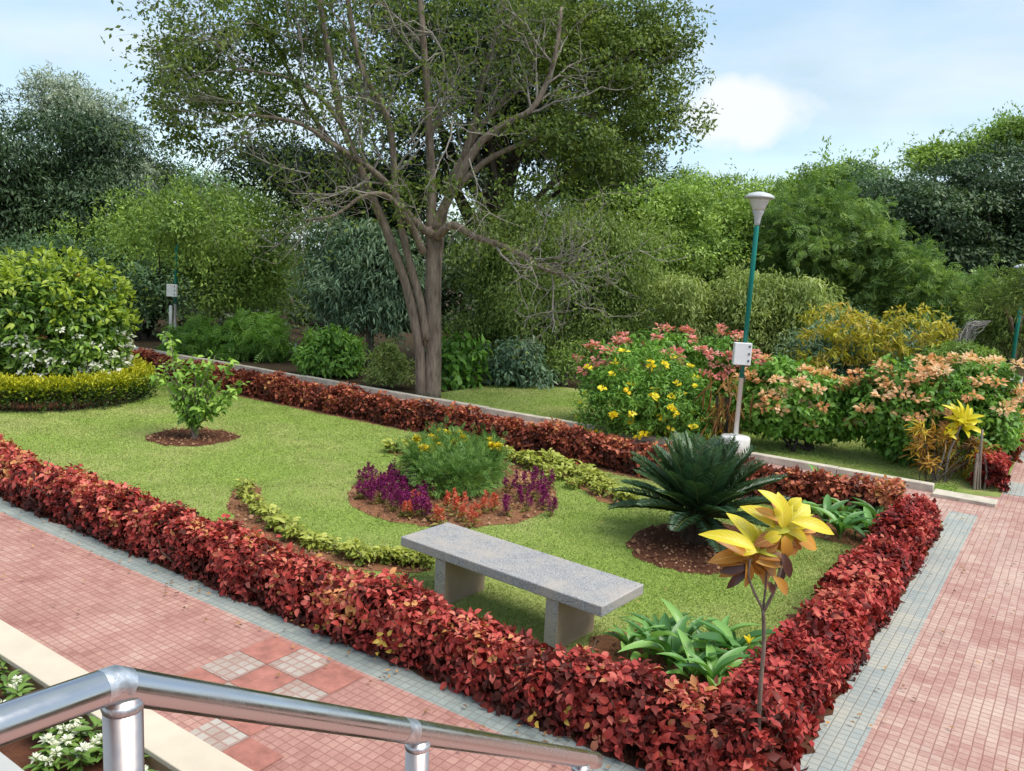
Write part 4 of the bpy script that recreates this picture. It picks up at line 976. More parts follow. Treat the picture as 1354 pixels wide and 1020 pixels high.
def bush(name, label, foot, blobs_px, Y, mat, ncl, per, L, ratio, crad, flowers=None, stems=7, stem_h=0.5, tm=T_OVATE, group=None, cat='bush', bark=None, **kw):
    bl = [blob_world(b, Y) for b in blobs_px]
    f = AT(foot, 560, Y); org = np.array([f[0], f[1], 0.0]); r = thing(name, label, cat, org, group=group)
    lv = Leaves(); P = add_crown(lv, bl, ncl, per, crad, L, ratio, tm, **kw); shift(lv, org); lv.build('foliage', mat, r)
    tb = MB()
    for i in range(stems):
        a = org + np.array([rng.normal() * .12, rng.normal() * .10, -0.02]); q = P[rng.integers(len(P))]
        tb.tube(limb(a, q, 7, 0.15, -0.1) - org, np.linspace(0.028, 0.008, 7), 6, False)
    tb.build('stem', bark or M_bark_dark, r, smooth=True)
    for (fn, fm, n, per_, rr, fl, fr, sel) in (flowers or []):
        Q, D = crown_points(bl, n * 4, 0.96, kw.get('rough', 0.22), kw.get('freq', 1.4), 0.25)
        px = np.array([sel(q, d) for q, d in zip(Q, D)]); px = rng.permutation(np.nonzero(px)[0])[:n]; Q, D = Q[px], D[px]
        fl_ = Leaves(); flower_heads(fl_, Q + D * 0.13 * (crad / 0.12), D, per_, rr, fl, fr); shift(fl_, org); fl_.build(fn, fm, r)
    return r
camp = np.array([0, 0, EYE])
facing = lambda q, d: d[1] < 0.35
YA = 12.9
bush('allamanda_bush', 'rounded bright green bush dotted with yellow trumpet flowers beside the lamp post', 865, [(855, 520, 68, 55), (830, 540, 55, 45), (895, 540, 55, 50), (870, 570, 70, 28)], YA, M_bright, 900, 13, 0.085, 0.34, 0.11, [('blossoms', M_yel, 75, 10, 0.026, 0.07, 0.85, lambda q, d: d[1] < 0.2)], 9, shell=0.6)
bush('mussaenda_bush', 'pink flowering bush rising behind the yellow flowered bush', 905, [(880, 490, 62, 42), (935, 505, 45, 50), (965, 500, 45, 45), (815, 500, 40, 36), (985, 530, 30, 40)], YA + 1.2, M_bright, 620, 12, 0.11, 0.5, 0.14, [('blossoms', M_pinkf, 85, 24, 0.085, 0.075, 0.7, lambda q, d: d[1] < 0.3 and d[2] > 0.05)], 8, shell=0.6)
bush('mussaenda_bush', 'peach flowering bush on several dark stems just past the lamp post', 1062, [(1050, 530, 58, 45), (1090, 545, 50, 40), (1020, 540, 42, 38), (1075, 560, 55, 16)], 12.6, M_bright, 620, 12, 0.115, 0.52, 0.12, [('blossoms', M_peach, 46, 26, 0.095, 0.078, 0.7, lambda q, d: d[1] < 0.3 and d[2] > -0.1)], 8, shell=0.7)
bush('mussaenda_bush', 'widest peach flowering bush standing at the corner of the side path', 1235, [(1240, 525, 90, 42), (1180, 540, 55, 42), (1290, 545, 52, 55), (1230, 560, 95, 36), (1312, 570, 28, 36, 1.2), (1195, 580, 36, 28)], 12.0, M_bright, 1150, 12, 0.115, 0.52, 0.13, [('blossoms', M_peach, 92, 26, 0.10, 0.08, 0.7, lambda q, d: d[1] < 0.35 and d[2] > -0.05)], 9, shell=0.7)
bush('mussaenda_bush', 'low pink and peach bush tip beyond the side path hedge', 1345, [(1350, 550, 18, 18), (1375, 545, 30, 30)], 13.6, M_bright, 90, 12, 0.11, 0.5, 0.12, [('blossoms', M_pinkf, 14, 22, 0.085, 0.075, 0.7, facing)], 4)
# dry strap leaves between the two flowering bushes
M_straw = leaf_mat('straw_leaves', [(0, (0.16, 0.065, 0.02)), (0.5, (0.34, 0.17, 0.05)), (1, (0.50, 0.32, 0.10))], 0.6, 0.25)
b0 = AT(955, 590, 12.4); dr = thing('strap_leaf_plant', 'clump of drooping rusty strap leaves at the foot of the pink bush', 'plant', (b0[0], b0[1], 0))
lv = Leaves(); N = 60; q = np.array([0, 0, .62]) + rnd(N) * [.16, .1, .25]; lv.add(T_LONG, q, unit(rnd(N, .35) + [0, -.25, -1]), unit(rnd(N, .4) + [0, -1, .2]), rng.uniform(.3, .55, N), .03, rng.random(N)); lv.build('foliage', M_straw, dr)
tb = MB()
for i in range(6): tb.tube(limb(np.array([rng.normal() * .05, 0, -.02]), np.array([rng.normal() * .15, 0, .8]), 5), .012, 5, False)
tb.build('stem', M_bark_dark, dr)

# big white flowered bush with its clipped golden skirt
M_gard = leaf_mat('glossy_leaves', greens((0.0540, 0.1148, 0.0189), (0.1485, 0.2700, 0.0378), (0.4050, 0.5670, 0.0810)), 0.35, 0.28, 0.5)
YB = float(G(80, 540)[1]) + 0.9
bb = bush('gardenia_bush', 'great rounded bush with small white flowers low down inside a golden hedge ring', 80, [(72, 425, 82, 70), (20, 430, 90, 73), (116, 445, 42, 52), (50, 470, 104, 38), (-50, 440, 90, 70)], YB, M_gard, 1500, 13, 0.135, 0.42, 0.15, [('blossoms', M_whitef, 260, 9, 0.055, 0.062, 0.6, lambda q, d: d[1] < 0.3 and d[2] < 0.05 and q[0] < 99), ('red_blossoms', M_orangef, 7, 7, .04, .06, .6, lambda q, d: d[1] < 0.1 and d[2] > 0.5)], 8, shell=0.75, rough=0.10, zmin=0.25)
lv = Leaves(); Q, D = crown_points([blob_world(b, YB) for b in [(72, 425, 84, 72), (20, 430, 92, 75), (116, 445, 44, 54), (-50, 440, 92, 72)]], 900, .97, .10, 1.4, .5)
k_ = (D[:, 2] > .12) & (rng.random(len(D)) < np.clip(D[:, 2] * 1.3 + .15, 0, 1)); Q, D = Q[k_] + D[k_] * .16, D[k_]; idx = np.repeat(np.arange(len(Q)), 7); N = len(idx); o_ = unit(rnd(N) + D[idx] * .5)
lv.add(T_OVATE, Q[idx] + o_ * .07, unit(o_ + D[idx] * .5 + rnd(N, .3)), unit(D[idx] + rnd(N, .4) + [0, 0, .4]), rng.uniform(.10, .17, N), .062, np.clip(rng.normal(.5, .2, N), 0, 1)); shift(lv, bb.location)
lv.build('young_leaves', leaf_mat('young_leaves', greens((.16, .24, .02), (.32, .42, .04), (.52, .60, .09)), .4, .3), bb)
YR = float(G(80, 540)[1])
cR = np.array([AT(70, 500, YB)[0], YB]); rR = abs(AT(178, 510, YB)[0] - cR[0])
ro_ = thing('golden_duranta_hedge', 'low golden yellow clipped ring of hedge around the white flowered bush', 'hedge', (cR[0], cR[1], 0))
lv = Leaves(); n = 5200; a = rng.random(n) * 2 * pi; ww = rng.uniform(-1, 1, n); hh = rng.random(n) ** 0.6 * 0.46
rr = rR + ww * 0.2 * np.sqrt(np.clip(1 - (hh / .5) ** 4, 0, 1)) + 0.02 * np.sin(a * 31)
pos = np.stack([rr * np.cos(a), rr * np.sin(a) * 1.0, 0.06 + hh + 0.02 * np.sin(a * 23)], 1); dN = unit(np.stack([np.cos(a) * ww, np.sin(a) * ww, hh * 3 - 0.3], 1))
for i in range(6):
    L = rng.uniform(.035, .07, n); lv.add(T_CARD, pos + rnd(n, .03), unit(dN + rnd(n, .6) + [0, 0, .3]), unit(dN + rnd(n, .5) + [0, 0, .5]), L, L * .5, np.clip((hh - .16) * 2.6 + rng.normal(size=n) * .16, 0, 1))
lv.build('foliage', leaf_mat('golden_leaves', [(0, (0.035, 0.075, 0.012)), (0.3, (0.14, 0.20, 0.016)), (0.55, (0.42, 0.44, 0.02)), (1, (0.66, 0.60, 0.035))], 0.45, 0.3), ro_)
tb = MB()
for k in range(190):
    a = k / 190 * 2 * pi; p0 = np.array([rR * cos(a), rR * sin(a), -.02]); tb.tube([p0, p0 + [rng.normal() * .04, rng.normal() * .04, .2], p0 + [rng.normal() * .08, rng.normal() * .08, .36]], [.01, .008, .004], 4, False)
tb.build('hedge_twig', M_twig, ro_)

# hibiscus in its round bed
M_hib = leaf_mat('hibiscus_leaves', greens((0.0750, 0.1625, 0.0187), (0.1875, 0.3500, 0.0500), (0.4250, 0.6000, 0.1125)), 0.42, 0.3)
YH = float(G(257, 581)[1])
hb_o = np.array([G(257, 581)[0], YH, 0.0]); hb = thing('hibiscus_shrub', 'young bright green shrub with several upright shoots in a round brown bed', 'shrub', hb_o)
lv = Leaves(); tb = MB()
SH = [(228, 450), (218, 440), (215, 480), (240, 475), (262, 490), (285, 470), (310, 475), (322, 505), (300, 520), (275, 500), (205, 490), (250, 510), (230, 530), (290, 545), (312, 520), (268, 540), (244, 555), (200, 500), (255, 470), (275, 480), (235, 500)]
for x, y in SH:
    e = AT(x, y, YH + rng.normal() * .25); fk = hb_o + np.array([rng.normal() * .015, rng.normal() * .015, rng.uniform(.14, .26)]); m = fk + (e - fk) * .5 + np.array([0, 0, .06]) + rnd(1, .06)[0]
    p = refine(np.array([hb_o + [0, 0, -.02], fk, m, e]), 4); tb.tube(p - hb_o, np.linspace(.017, .004, len(p)), 6, False)
    for k in range(52):
        u = rng.uniform(.40, 1.0); i = min(len(p) - 2, int(u * (len(p) - 1))); q = p[i] + (p[i + 1] - p[i]) * rng.random()
        d = unit(rnd(1)[0] * [1, 1, .5] + [0, 0, -.3]); q = q + rnd(1, .03)[0]; L = rng.uniform(.07, .14)
        lv.add(T_OVATE, [q], [d], [unit(np.array([0, -.2, 1]) + rnd(1, .35)[0])], L, L * .55, np.clip(.25 + .5 * u + rng.normal() * .15, 0, 1))
shift(lv, hb_o); lv.build('foliage', M_hib, hb); tb.build('stem', M_bark_grey, hb, smooth=True)

# cycad palm
M_cyc = leaf_mat('cycad_leaflets', greens((0.0240, 0.0680, 0.0320), (0.0560, 0.1360, 0.0560), (0.1500, 0.2600, 0.1000)), 0.30, 0.08, 0.55, 0.1)
cy = G(922, 716); cyc = thing('cycad_palm', 'dark green sago palm with stiff arching fronds in a round soil bed beside the lamp', 'palm', (cy[0], cy[1], 0))
mb = MB(); mb.lathe([(.16, -.03), (.17, .06), (.15, .14), (.17, .20), (.13, .27), (.06, .32), (0, .33)], 18); mb.build('trunk', bark_mat('cycad_trunk', (.03, .022, .016), (.13, .09, .06), 22), cyc, smooth=True)
lv = Leaves(); ra = MB(); NF = 66
for i in range(NF):
    a = i * 2.39996 + rng.normal() * .1; el = radians(-2 + 87 * (i / NF) ** 0.72); L = rng.uniform(.80, .95) * (1.0 - 0.10 * (i / NF))
    h = np.array([cos(a), sin(a), 0]); n = 15; p = [np.array([0, 0, .27]) + h * .06]; e = el
    for k in range(n):
        e -= radians(0.7 + 1.25 * cos(el)) * (k / n + .25); p.append(p[-1] + (h * cos(e) + np.array([0, 0, sin(e)])) * L / n)
    p = np.array(p); ra.tube(p, np.linspace(.008, .003, n + 1), 4, False)
    m = 46; u = np.linspace(.14, .99, m); f = u * n; ii = np.minimum(f.astype(int), n - 1); q = p[ii] + (p[ii + 1] - p[ii]) * (f - ii)[:, None]; tg = unit(p[ii + 1] - p[ii])
    sdv = np.cross(tg, [0, 0, 1.0]); sdv = unit(sdv); upv = np.cross(sdv, tg)
    ll = .17 * np.sin(pi * (0.16 + .80 * u)) ** .7 + .015
    for sg in (-1, 1):
        d = unit(tg * .75 + sdv * sg * 1.0 + upv * .35 + rnd(m, .06)); lv.add(T_CARD, q, d, unit(upv - sdv * sg * .3 + rnd(m, .1)), ll, .0105, np.clip(.3 + .45 * (i / NF) + rng.normal(size=m) * .1, 0, 1))
lv.build('fronds', M_cyc, cyc); ra.build('midribs', plain('midrib', (.10, .14, .04), .5), cyc)

# crotons
VE = ((0.80, 0.70, 0.16), 8.0, 0.2, 0.75)
M_cry = leaf_mat('croton_yellow', [(0, (0.36, 0.42, 0.008)), (0.4, (0.64, 0.57, 0.006)), (1, (0.74, 0.54, 0.006))], 0.45, 0.22, 0.5, 0.1, 1.1, VE)
M_cro = leaf_mat('croton_orange', [(0, (0.07, 0.022, 0.012)), (0.4, (0.32, 0.105, 0.020)), (1, (0.64, 0.29, 0.030))], 0.35, 0.2, 0.5, 0.1, 1.1, ((0.64, 0.42, 0.10), 9.0, 0.18, 0.6))
M_crd = leaf_mat('croton_maroon', [(0, (0.030, 0.016, 0.014)), (1, (0.14, 0.055, 0.035))], 0.35, 0.1, 0.5, 0.1)
T_CROT = t_long(0.55, 0.16, 8, lambda u: max(0.02, (sin(pi * min(1.0, u ** 0.9)) ** 0.75) * (0.62 + 0.38 * u)))
ct0 = G(1002, 967, 0.40); YC = float(ct0[1])
cro = thing('croton_plant', 'tall thin stemmed plant with big yellow veined leaves growing out of the hedge corner', 'plant', (ct0[0], ct0[1], 0)); co = np.array([ct0[0], ct0[1], 0.0])
def P3(x, y, dy=0.0): return AT(x, y, YC + dy)
tb = MB()
stem = refine(np.array([co + [0, 0, -.02], P3(1001, 985), P3(1006, 905), P3(1010, 850), P3(1009, 806)]), 4); tb.tube(stem - co, np.linspace(.013, .0095, len(stem)), 8, True, .05)
for pts, r0, r1 in (([(1009, 806, 0), (998, 785, 0), (990, 762, 0), (992, 740, 0)], .007, .006), ([(1009, 806, 0), (1012, 780, .03), (1014, 755, .03), (1020, 730, .03), (1030, 700, .03)], .006, .006), ([(1010, 808, 0), (1022, 785, -.02), (1030, 760, -.02), (1034, 735, 0), (1038, 700, 0)], .009, .007)):
    p = refine(np.array([P3(*q) for q in pts]), 3); tb.tube(p - co, np.linspace(r0, r1, len(p)), 7)
tb.build('stem', M_bark_grey, cro, smooth=True)
RR = np.array(RC)
def spray_leaf(lv, x, y, dx, dy_, L, W, tilt=0.35, dep=0.0, tint=0.6):
    """a leaf rooted at photo point (x, y); dx, dy_ its heading in the picture's plane (y down)"""
    o_ = P3(x, y, dep); d = RR @ np.array([dx, -dy_, rng.uniform(.0, .5)]); n_ = RR @ np.array([rng.normal() * .25 - dx * .2, 0.55 + rng.normal() * .15, 0.8])
    lv.add(T_CROT, [o_ - co], [d], [n_], L, W, tint)
px2m = lambda n_: n_ * YC / FPX * 1.03
ly, lo, ld = Leaves(), Leaves(), Leaves()
for x, y, x2, y2, w in ((1000, 728, 944, 690, 26), (1002, 728, 982, 674, 28), (1004, 730, 1000, 690, 22), (1002, 726, 1022, 738, 22), (998, 728, 965, 715, 20),
                        (1034, 702, 998, 660, 30), (1036, 700, 1032, 655, 26), (1040, 694, 1064, 665, 34), (1046, 690, 1100, 688, 24), (1036, 678, 1018, 643, 20), (1042, 676, 1052, 656, 20), (1036, 704, 1044, 724, 22), (1034, 706, 1010, 712, 20)):
    L = px2m(math.hypot(x2 - x, y2 - y)) * 1.0; dd = (x2 - x, y2 - y); k = math.hypot(*dd); spray_leaf(ly, x, y, dd[0] / k, dd[1] / k, L * 1.1, px2m(w) * 1.02, dep=rng.normal() * .03, tint=rng.uniform(.25, .9))
for x, y, x2, y2, w in ((992, 735, 944, 728, 24), (990, 738, 950, 700, 18), (1004, 740, 1030, 752, 22), (1044, 706, 1082, 716, 26), (1044, 702, 1082, 690, 22), (1030, 690, 1010, 668, 18), (1034, 710, 1000, 708, 24), (1040, 712, 1056, 735, 20), (1004, 742, 1000, 760, 20), (1034, 676, 1026, 656, 22), (1046, 700, 1070, 676, 20), (1028, 715, 1008, 724, 22), (1022, 762, 1048, 784, 16)):
    L = px2m(math.hypot(x2 - x, y2 - y)) * 1.15; dd = (x2 - x, y2 - y); k = math.hypot(*dd); spray_leaf(lo, x, y, dd[0] / k, dd[1] / k, L, px2m(w) * 1.1, dep=.02 + rng.normal() * .03, tint=rng.uniform(.3, 1))
for x, y, x2, y2, w in ((992, 748, 958, 752, 18), (990, 752, 962, 770, 16), (1034, 730, 1044, 760, 16), (1014, 768, 1026, 784, 12), (1036, 745, 1034, 785, 14)):
    L = px2m(math.hypot(x2 - x, y2 - y)) * 1.2; dd = (x2 - x, y2 - y); k = math.hypot(*dd); spray_leaf(ld, x, y, dd[0] / k, dd[1] / k, L, px2m(w), dep=.02 + rng.normal() * .04, tint=rng.random())
for k in range(26):
    cx_, cy_ = ((1002, 726), (1040, 698))[k % 2]; a = rng.uniform(-.2, 3.34); spray_leaf(ly, cx_ + rng.normal() * 4, cy_ + 4, cos(a), -sin(a) * .9 + .1, px2m(rng.uniform(26, 42)), px2m(rng.uniform(14, 20)), dep=.03 + rng.normal() * .03, tint=rng.uniform(.1, .8))
for k in range(26):
    cx_, cy_ = ((998, 738), (1038, 708))[k % 2]; a = rng.uniform(-2.6, 3.6); spray_leaf(lo, cx_ + rng.normal() * 5, cy_ + rng.uniform(-2, 12), cos(a), -sin(a) * .7 + .25, px2m(rng.uniform(24, 46)), px2m(rng.uniform(13, 20)), dep=.05 + rng.normal() * .04, tint=rng.uniform(.3, 1))
ly.build('yellow_leaves', M_cry, cro, uv=True, smooth=True); lo.build('orange_leaves', M_cro, cro, uv=True, smooth=True); ld.build('maroon_leaves', M_crd, cro, uv=True, smooth=True)
# yellow croton over a narrow leaved orange one, by the stakes
y2 = 11.0
q0 = AT(1258, 560, y2); c2 = thing('croton_plant', 'brilliant yellow leaf rosette on two pale stems in front of the peach bush', 'plant', (q0[0], q0[1], 0)); qo = np.array([q0[0], q0[1], 0])
lv = Leaves(); hd = AT(1272, 560, y2); N = 42; d = unit(rnd(N) * [1, 1, .6] + [0, -.1, .55]); lv.add(T_LONG, hd - qo + rnd(N, .04), d, unit(rnd(N, .4) + [0, -1, .6]), rng.uniform(.18, .32, N), .075, rng.uniform(.3, 1, N))
N = 12; hd2 = AT(1252, 578, y2); lv.add(T_LONG, hd2 - qo + rnd(N, .05), unit(rnd(N) + [0, 0, .2]), unit(rnd(N, .4) + [0, -1, .6]), rng.uniform(.12, .22, N), .05, rng.uniform(.3, .8, N))
lv.build('foliage', leaf_mat('bright_yellow_leaves', [(0, (.50, .48, .02)), (1, (.86, .72, .03))], .4, .3, .4, .1), c2)
tb = MB(); tb.tube([(0, 0, -.02), (.02, 0, .4), hd - qo], .014, 7); tb.tube([(-.12, 0, -.02), (-.05, 0, .35), hd2 - qo], .011, 7); tb.build('stem', M_twig_grey, c2)
q0 = AT(1235, 610, y2 - .15); c3 = thing('narrow_leaf_croton', 'orange and rust narrow leaved bush under the brilliant yellow rosette', 'bush', (q0[0], q0[1], 0)); qo = np.array([q0[0], q0[1], 0])
lv = Leaves(); hs = [AT(x + rng.normal() * 4, y + rng.normal() * 4, y2 + rng.normal() * .12) for x, y in ((1215, 565), (1225, 585), (1210, 590), (1235, 570), (1240, 595), (1222, 605), (1250, 605), (1285, 605), (1290, 585), (1275, 600), (1262, 590), (1230, 615), (1280, 615), (1212, 575), (1245, 580), (1295, 600), (1268, 610), (1255, 620), (1220, 595))]
for hpt in hs:
    N = 34; d = unit(rnd(N) + [0, 0, .25]); L = rng.uniform(.10, .2, N); lv.add(T_LONG, hpt - qo + rnd(N, .035), d, unit(rnd(N, .5) + [0, -.6, .8]), L, .017, np.clip(rng.normal(.5, .28) + rng.normal(size=N) * .15, 0, 1))
lv.build('foliage', leaf_mat('narrow_croton_leaves', [(0, (.10, .045, .016)), (.4, (.30, .14, .03)), (.7, (.62, .34, .03)), (1, (.70, .52, .06))], .4, .25, .4, .1), c3)
tb = MB()
for hpt in hs: tb.tube(limb(np.array([rng.normal() * .08, rng.normal() * .05, -.02]), hpt - qo, 5, .1), .007, 5, False)
tb.build('stem', M_bark_dark, c3)
# leaning stakes
M_wood = bark_mat('weathered_stake', (.16, .12, .09), (.40, .33, .27), 16)
for i, (x, xt, yt, lab) in enumerate(((1288, 1293, 600, 'leftmost of four thin weathered wooden stakes before the short red hedge'), (1292, 1297, 590, 'second thin weathered stake in the row beside the yellow croton'), (1296, 1299, 568, 'tallest wooden stake with a pale cut top beside the yellow croton'), (1301, 1301, 600, 'rightmost thin weathered stake touching the short red hedge block'))):
    p0 = G(x, 648); p1 = AT(xt, yt, p0[1] + .08); mb = MB(); mb.tube(refine(np.array([p0 - [0, 0, .05], (p0 + p1) / 2 + rnd(1, .012)[0], p1]), 3) - p0, .019 - .002 * i, 8)
    o = mb.build('wooden_stake', M_wood, None, smooth=True); o.location = tuple(p0); tag(o, lab, 'stake', 'wooden stakes by the side path')

# ------------------------------------------------------------------ small bedding plants, each a plant of its own
def plant_set(protos, spots, smin=0.85, smax=1.15, labels=None):
    used = set()
    for i, (p) in enumerate(spots):
        k = int(rng.integers(len(protos))); sc_ = rng.uniform(smin, smax); rz = rng.random() * 6.28
        if k not in used:
            o = protos[k]; o.location = tuple(p); o.rotation_euler = (0, 0, rz); o.scale = (sc_,) * 3; used.add(k)
        else: o = dup(protos[k], p, rz, sc_)
        if labels: o['label'] = labels(i, p)
    for k, o in enumerate(protos):
        if k not in used:
            for c in list(o.children): bpy.data.objects.remove(c)
            bpy.data.objects.remove(o)
M_stalk = plain('green_stalk', (0.20, 0.16, 0.07), 0.6)
M_cel_leaf = leaf_mat('celosia_leaves', greens((.10, .09, .02), (.24, .22, .05), (.40, .34, .10)), .5, .3)
def celosia(mat, label, group, plumes, h, seedless=False):
    r = thing('celosia_plant', label, 'flower', group=group)
    tb = MB(); lv = Leaves(); fl = Leaves()
    for i in range(plumes):
        a = rng.random() * 6.28; e = np.array([cos(a) * .07 * (i > 0), sin(a) * .07 * (i > 0), h * rng.uniform(.55, 1.15)]) + rnd(1, .02)[0]
        tb.tube(np.array([[0, 0, -.01], e * [.5, .5, .5], e]), .004, 4, False)
        n = 70; u = rng.random(n); q = e + np.stack([rng.normal(size=n) * .019 * (1.1 - u), rng.normal(size=n) * .019 * (1.1 - u), (u - .35) * .105], 1)
        d = unit(np.stack([rng.normal(size=n), rng.normal(size=n), np.full(n, .9)], 1)); fl.add(T_CARD, q, d, rnd(n), rng.uniform(.018, .034, n), .012, rng.random(n))
    n = 20; u = rng.random(n) * h * .7; a = rng.random(n) * 6.28; d = np.stack([np.cos(a), np.sin(a), rng.uniform(-.2, .5, n)], 1)
    lv.add(T_CARD, np.stack([0 * u, 0 * u, u], 1) + rnd(n, .02), d, unit(rnd(n, .3) + [0, 0, 1]), rng.uniform(.05, .09, n), .028, rng.random(n))
    tb.build('stem', M_stalk, r); lv.build('foliage', M_cel_leaf, r); fl.build('blossoms', mat, r)
    return r
GP = 'purple celosia plants in the round central bed'
cel = [celosia(M_purple, 'small plant with upright purple plumes in the round central bed', GP, k, .14) for k in (4, 3, 5)]
def scatter_px(x0, x1, y0, y1, n, dmin, shape=None):
    out = []
    for _ in range(4000):
        x, y = rng.uniform(x0, x1), rng.uniform(y0, y1)
        if shape and not shape(x, y): continue
        p = G(x, y)
        if all(np.linalg.norm(p - q) > dmin for q in out): out.append(p)
        if len(out) >= n: break
    return out
spots = scatter_px(462, 570, 640, 690, 40, 0.125, lambda x, y: y < 655 + (x - 455) * .35 and y > 664 - (x - 462) * .30 and x < 572 - (y - 640) * .2)
spots += scatter_px(668, 735, 640, 684, 14, 0.17) + scatter_px(470, 545, 632, 650, 7, .16)
plant_set(cel, spots)
cel2 = [celosia(M_orangef, 'small plant with orange red plumes at the front edge of the round central bed', 'orange celosia plants in the round central bed', k, .11) for k in (3, 2)]
plant_set(cel2, [G(x, y) for x, y in ((540, 686), (562, 682), (575, 690), (592, 676), (604, 684), (612, 692), (626, 684), (640, 680), (652, 676), (545, 672), (622, 698), (585, 698))], 0.9, 1.25)
M_mari = leaf_mat('marigold_leaves', greens((.07, .155, .035), (.165, .31, .07), (.33, .50, .13)), .5, .25)
def marigold(label, group, nfl, h=.5):
    r = thing('marigold_plant', label, 'flower', group=group); tb = MB(); lv = Leaves()
    tb.tube([(0, 0, -.01), (.01, 0, h * .5), (0, .01, h * .9)], [.008, .006, .003], 5, False)
    for i in range(8):
        a = rng.random() * 6.28; tb.tube([(0, 0, h * .25), (cos(a) * .09, sin(a) * .09, h * .55), (cos(a) * .15, sin(a) * .15, h * rng.uniform(.7, .95))], [.004, .003, .002], 4, False)
    n = 330; c = np.array([0, 0, h * .68]); q = c + rnd(n) * [.10, .10, .13]; q[:, 2] = np.maximum(q[:, 2], h * .38)
    lv.add(T_SPRAY5, q, unit(q - c * [1, 1, .8] + rnd(n, .07)), unit(rnd(n, .4) + [0, 0, 1]), rng.uniform(.06, .105, n), .085, np.clip(rng.normal(.5, .2, n), 0, 1))
    tb.build('stem', M_stalk, r); lv.build('foliage', M_mari, r)
    if nfl:
        fl = Leaves()
        for i in range(nfl):
            e = np.array([rng.normal() * .06, rng.normal() * .06, h * rng.uniform(1.25, 1.5)]); n = 60; d = unit(rnd(n) + [0, 0, .4])
            fl.add(T_CARD, e + d * .004, d, unit(rnd(n, .4) + [0, 0, 1]), .062, .038, rng.random(n))
            tbx = MB(); tbx.tube([(e[0] * .6, e[1] * .6, h * .8), e], .003, 4, False); tbx.build('flower_stalk', M_stalk, r)
        fl.build('blossoms', M_yel, r)
    return r
ms = scatter_px(545, 660, 622, 660, 24, 0.17, lambda x, y: ((x - 600) / 43) ** 2 + ((y - 645) / 17) ** 2 < 1.05)
plant_set([marigold('leafy blue green plant without flowers in the middle of the round bed', 'marigold plants without open flowers', 0, .33) for _ in range(2)], ms, .82, 1.0)
plant_set([marigold('green plant topped by round yellow flower heads at the back of the round bed', 'marigold plants in flower', k, .38) for k in (1, 2)], [G(x, y) for x, y in ((550, 640), (566, 634), (586, 629), (608, 629), (630, 632), (648, 640), (576, 641), (618, 638), (560, 645), (596, 636), (640, 636))], .85, 1.05)
o = celosia(M_peach, 'lone plant with one orange bloom among the purple plumes', None, 2, .28); del o['label']; o['label'] = 'lone plant with an orange bloom among the sparser purple plumes'; o.location = tuple(G(686, 660))
M_col = leaf_mat('lime_bedding_leaves', greens((.16, .20, .03), (.38, .42, .07), (.60, .60, .16)), .5, .3)
def coleus(label, group):
    r = thing('lime_border_plant', label, 'plant', group=group); lv = Leaves(); n = 70; a = rng.random(n) * 6.28; q = np.stack([np.cos(a) * .09 * rng.random(n), np.sin(a) * .09 * rng.random(n), rng.uniform(.03, .15, n)], 1)
    lv.add(T_OVATE, q, unit(np.stack([np.cos(a), np.sin(a), rng.uniform(-.3, .5, n)], 1) + rnd(n, .3)), unit(rnd(n, .35) + [0, 0, 1]), rng.uniform(.05, .09, n), .042, np.clip(q[:, 2] * 4 + rng.normal(size=n) * .2, 0, 1))
    tb = MB()
    for i in range(5): tb.tube([(0, 0, -.01), (rng.normal() * .03, rng.normal() * .03, .07), (rng.normal() * .05, rng.normal() * .05, .13)], .003, 4, False)
    lv.build('foliage', M_col, r); tb.build('stem', M_stalk, r); return r
def along(pts, n, jit=3):
    p = np.array(pts, float); s = np.concatenate([[0], np.cumsum(np.linalg.norm(np.diff(p, axis=0), axis=1))]); u = np.linspace(0, s[-1], n)
    return [G(np.interp(v, s, p[:, 0]) + rng.normal() * jit, np.interp(v, s, p[:, 1]) + rng.normal() * jit * .7) for v in u]
plant_set([coleus('small lime green plant in the curved bed between the bench and the front hedge', 'lime plants in the near curved bed') for _ in range(3)], along([(326, 648), (330, 668), (345, 688), (375, 708), (410, 722), (450, 735), (500, 744), (562, 750)], 22), .7, 1.1)
plant_set([coleus('small lime green plant in the curved bed between the round bed and the cycad', 'lime plants in the far curved bed') for _ in range(3)], along([(668, 611), (705, 614), (735, 622), (765, 634), (795, 650), (838, 665)], 20, 4) + along([(690, 616), (735, 628), (790, 656)], 8, 4) + [G(520, 599), G(532, 598), G(545, 599)], .85, 1.25)
M_canna = leaf_mat('canna_leaves', greens((0.0546, 0.1560, 0.0343), (0.1326, 0.3120, 0.0702), (0.3120, 0.5304, 0.1326)), .35, .25, .5, .15)
T_CANNA = t_long(0.5, 0.22, 7, lambda u: max(.05, sin(pi * min(1, .08 + u * .92)) ** .7))
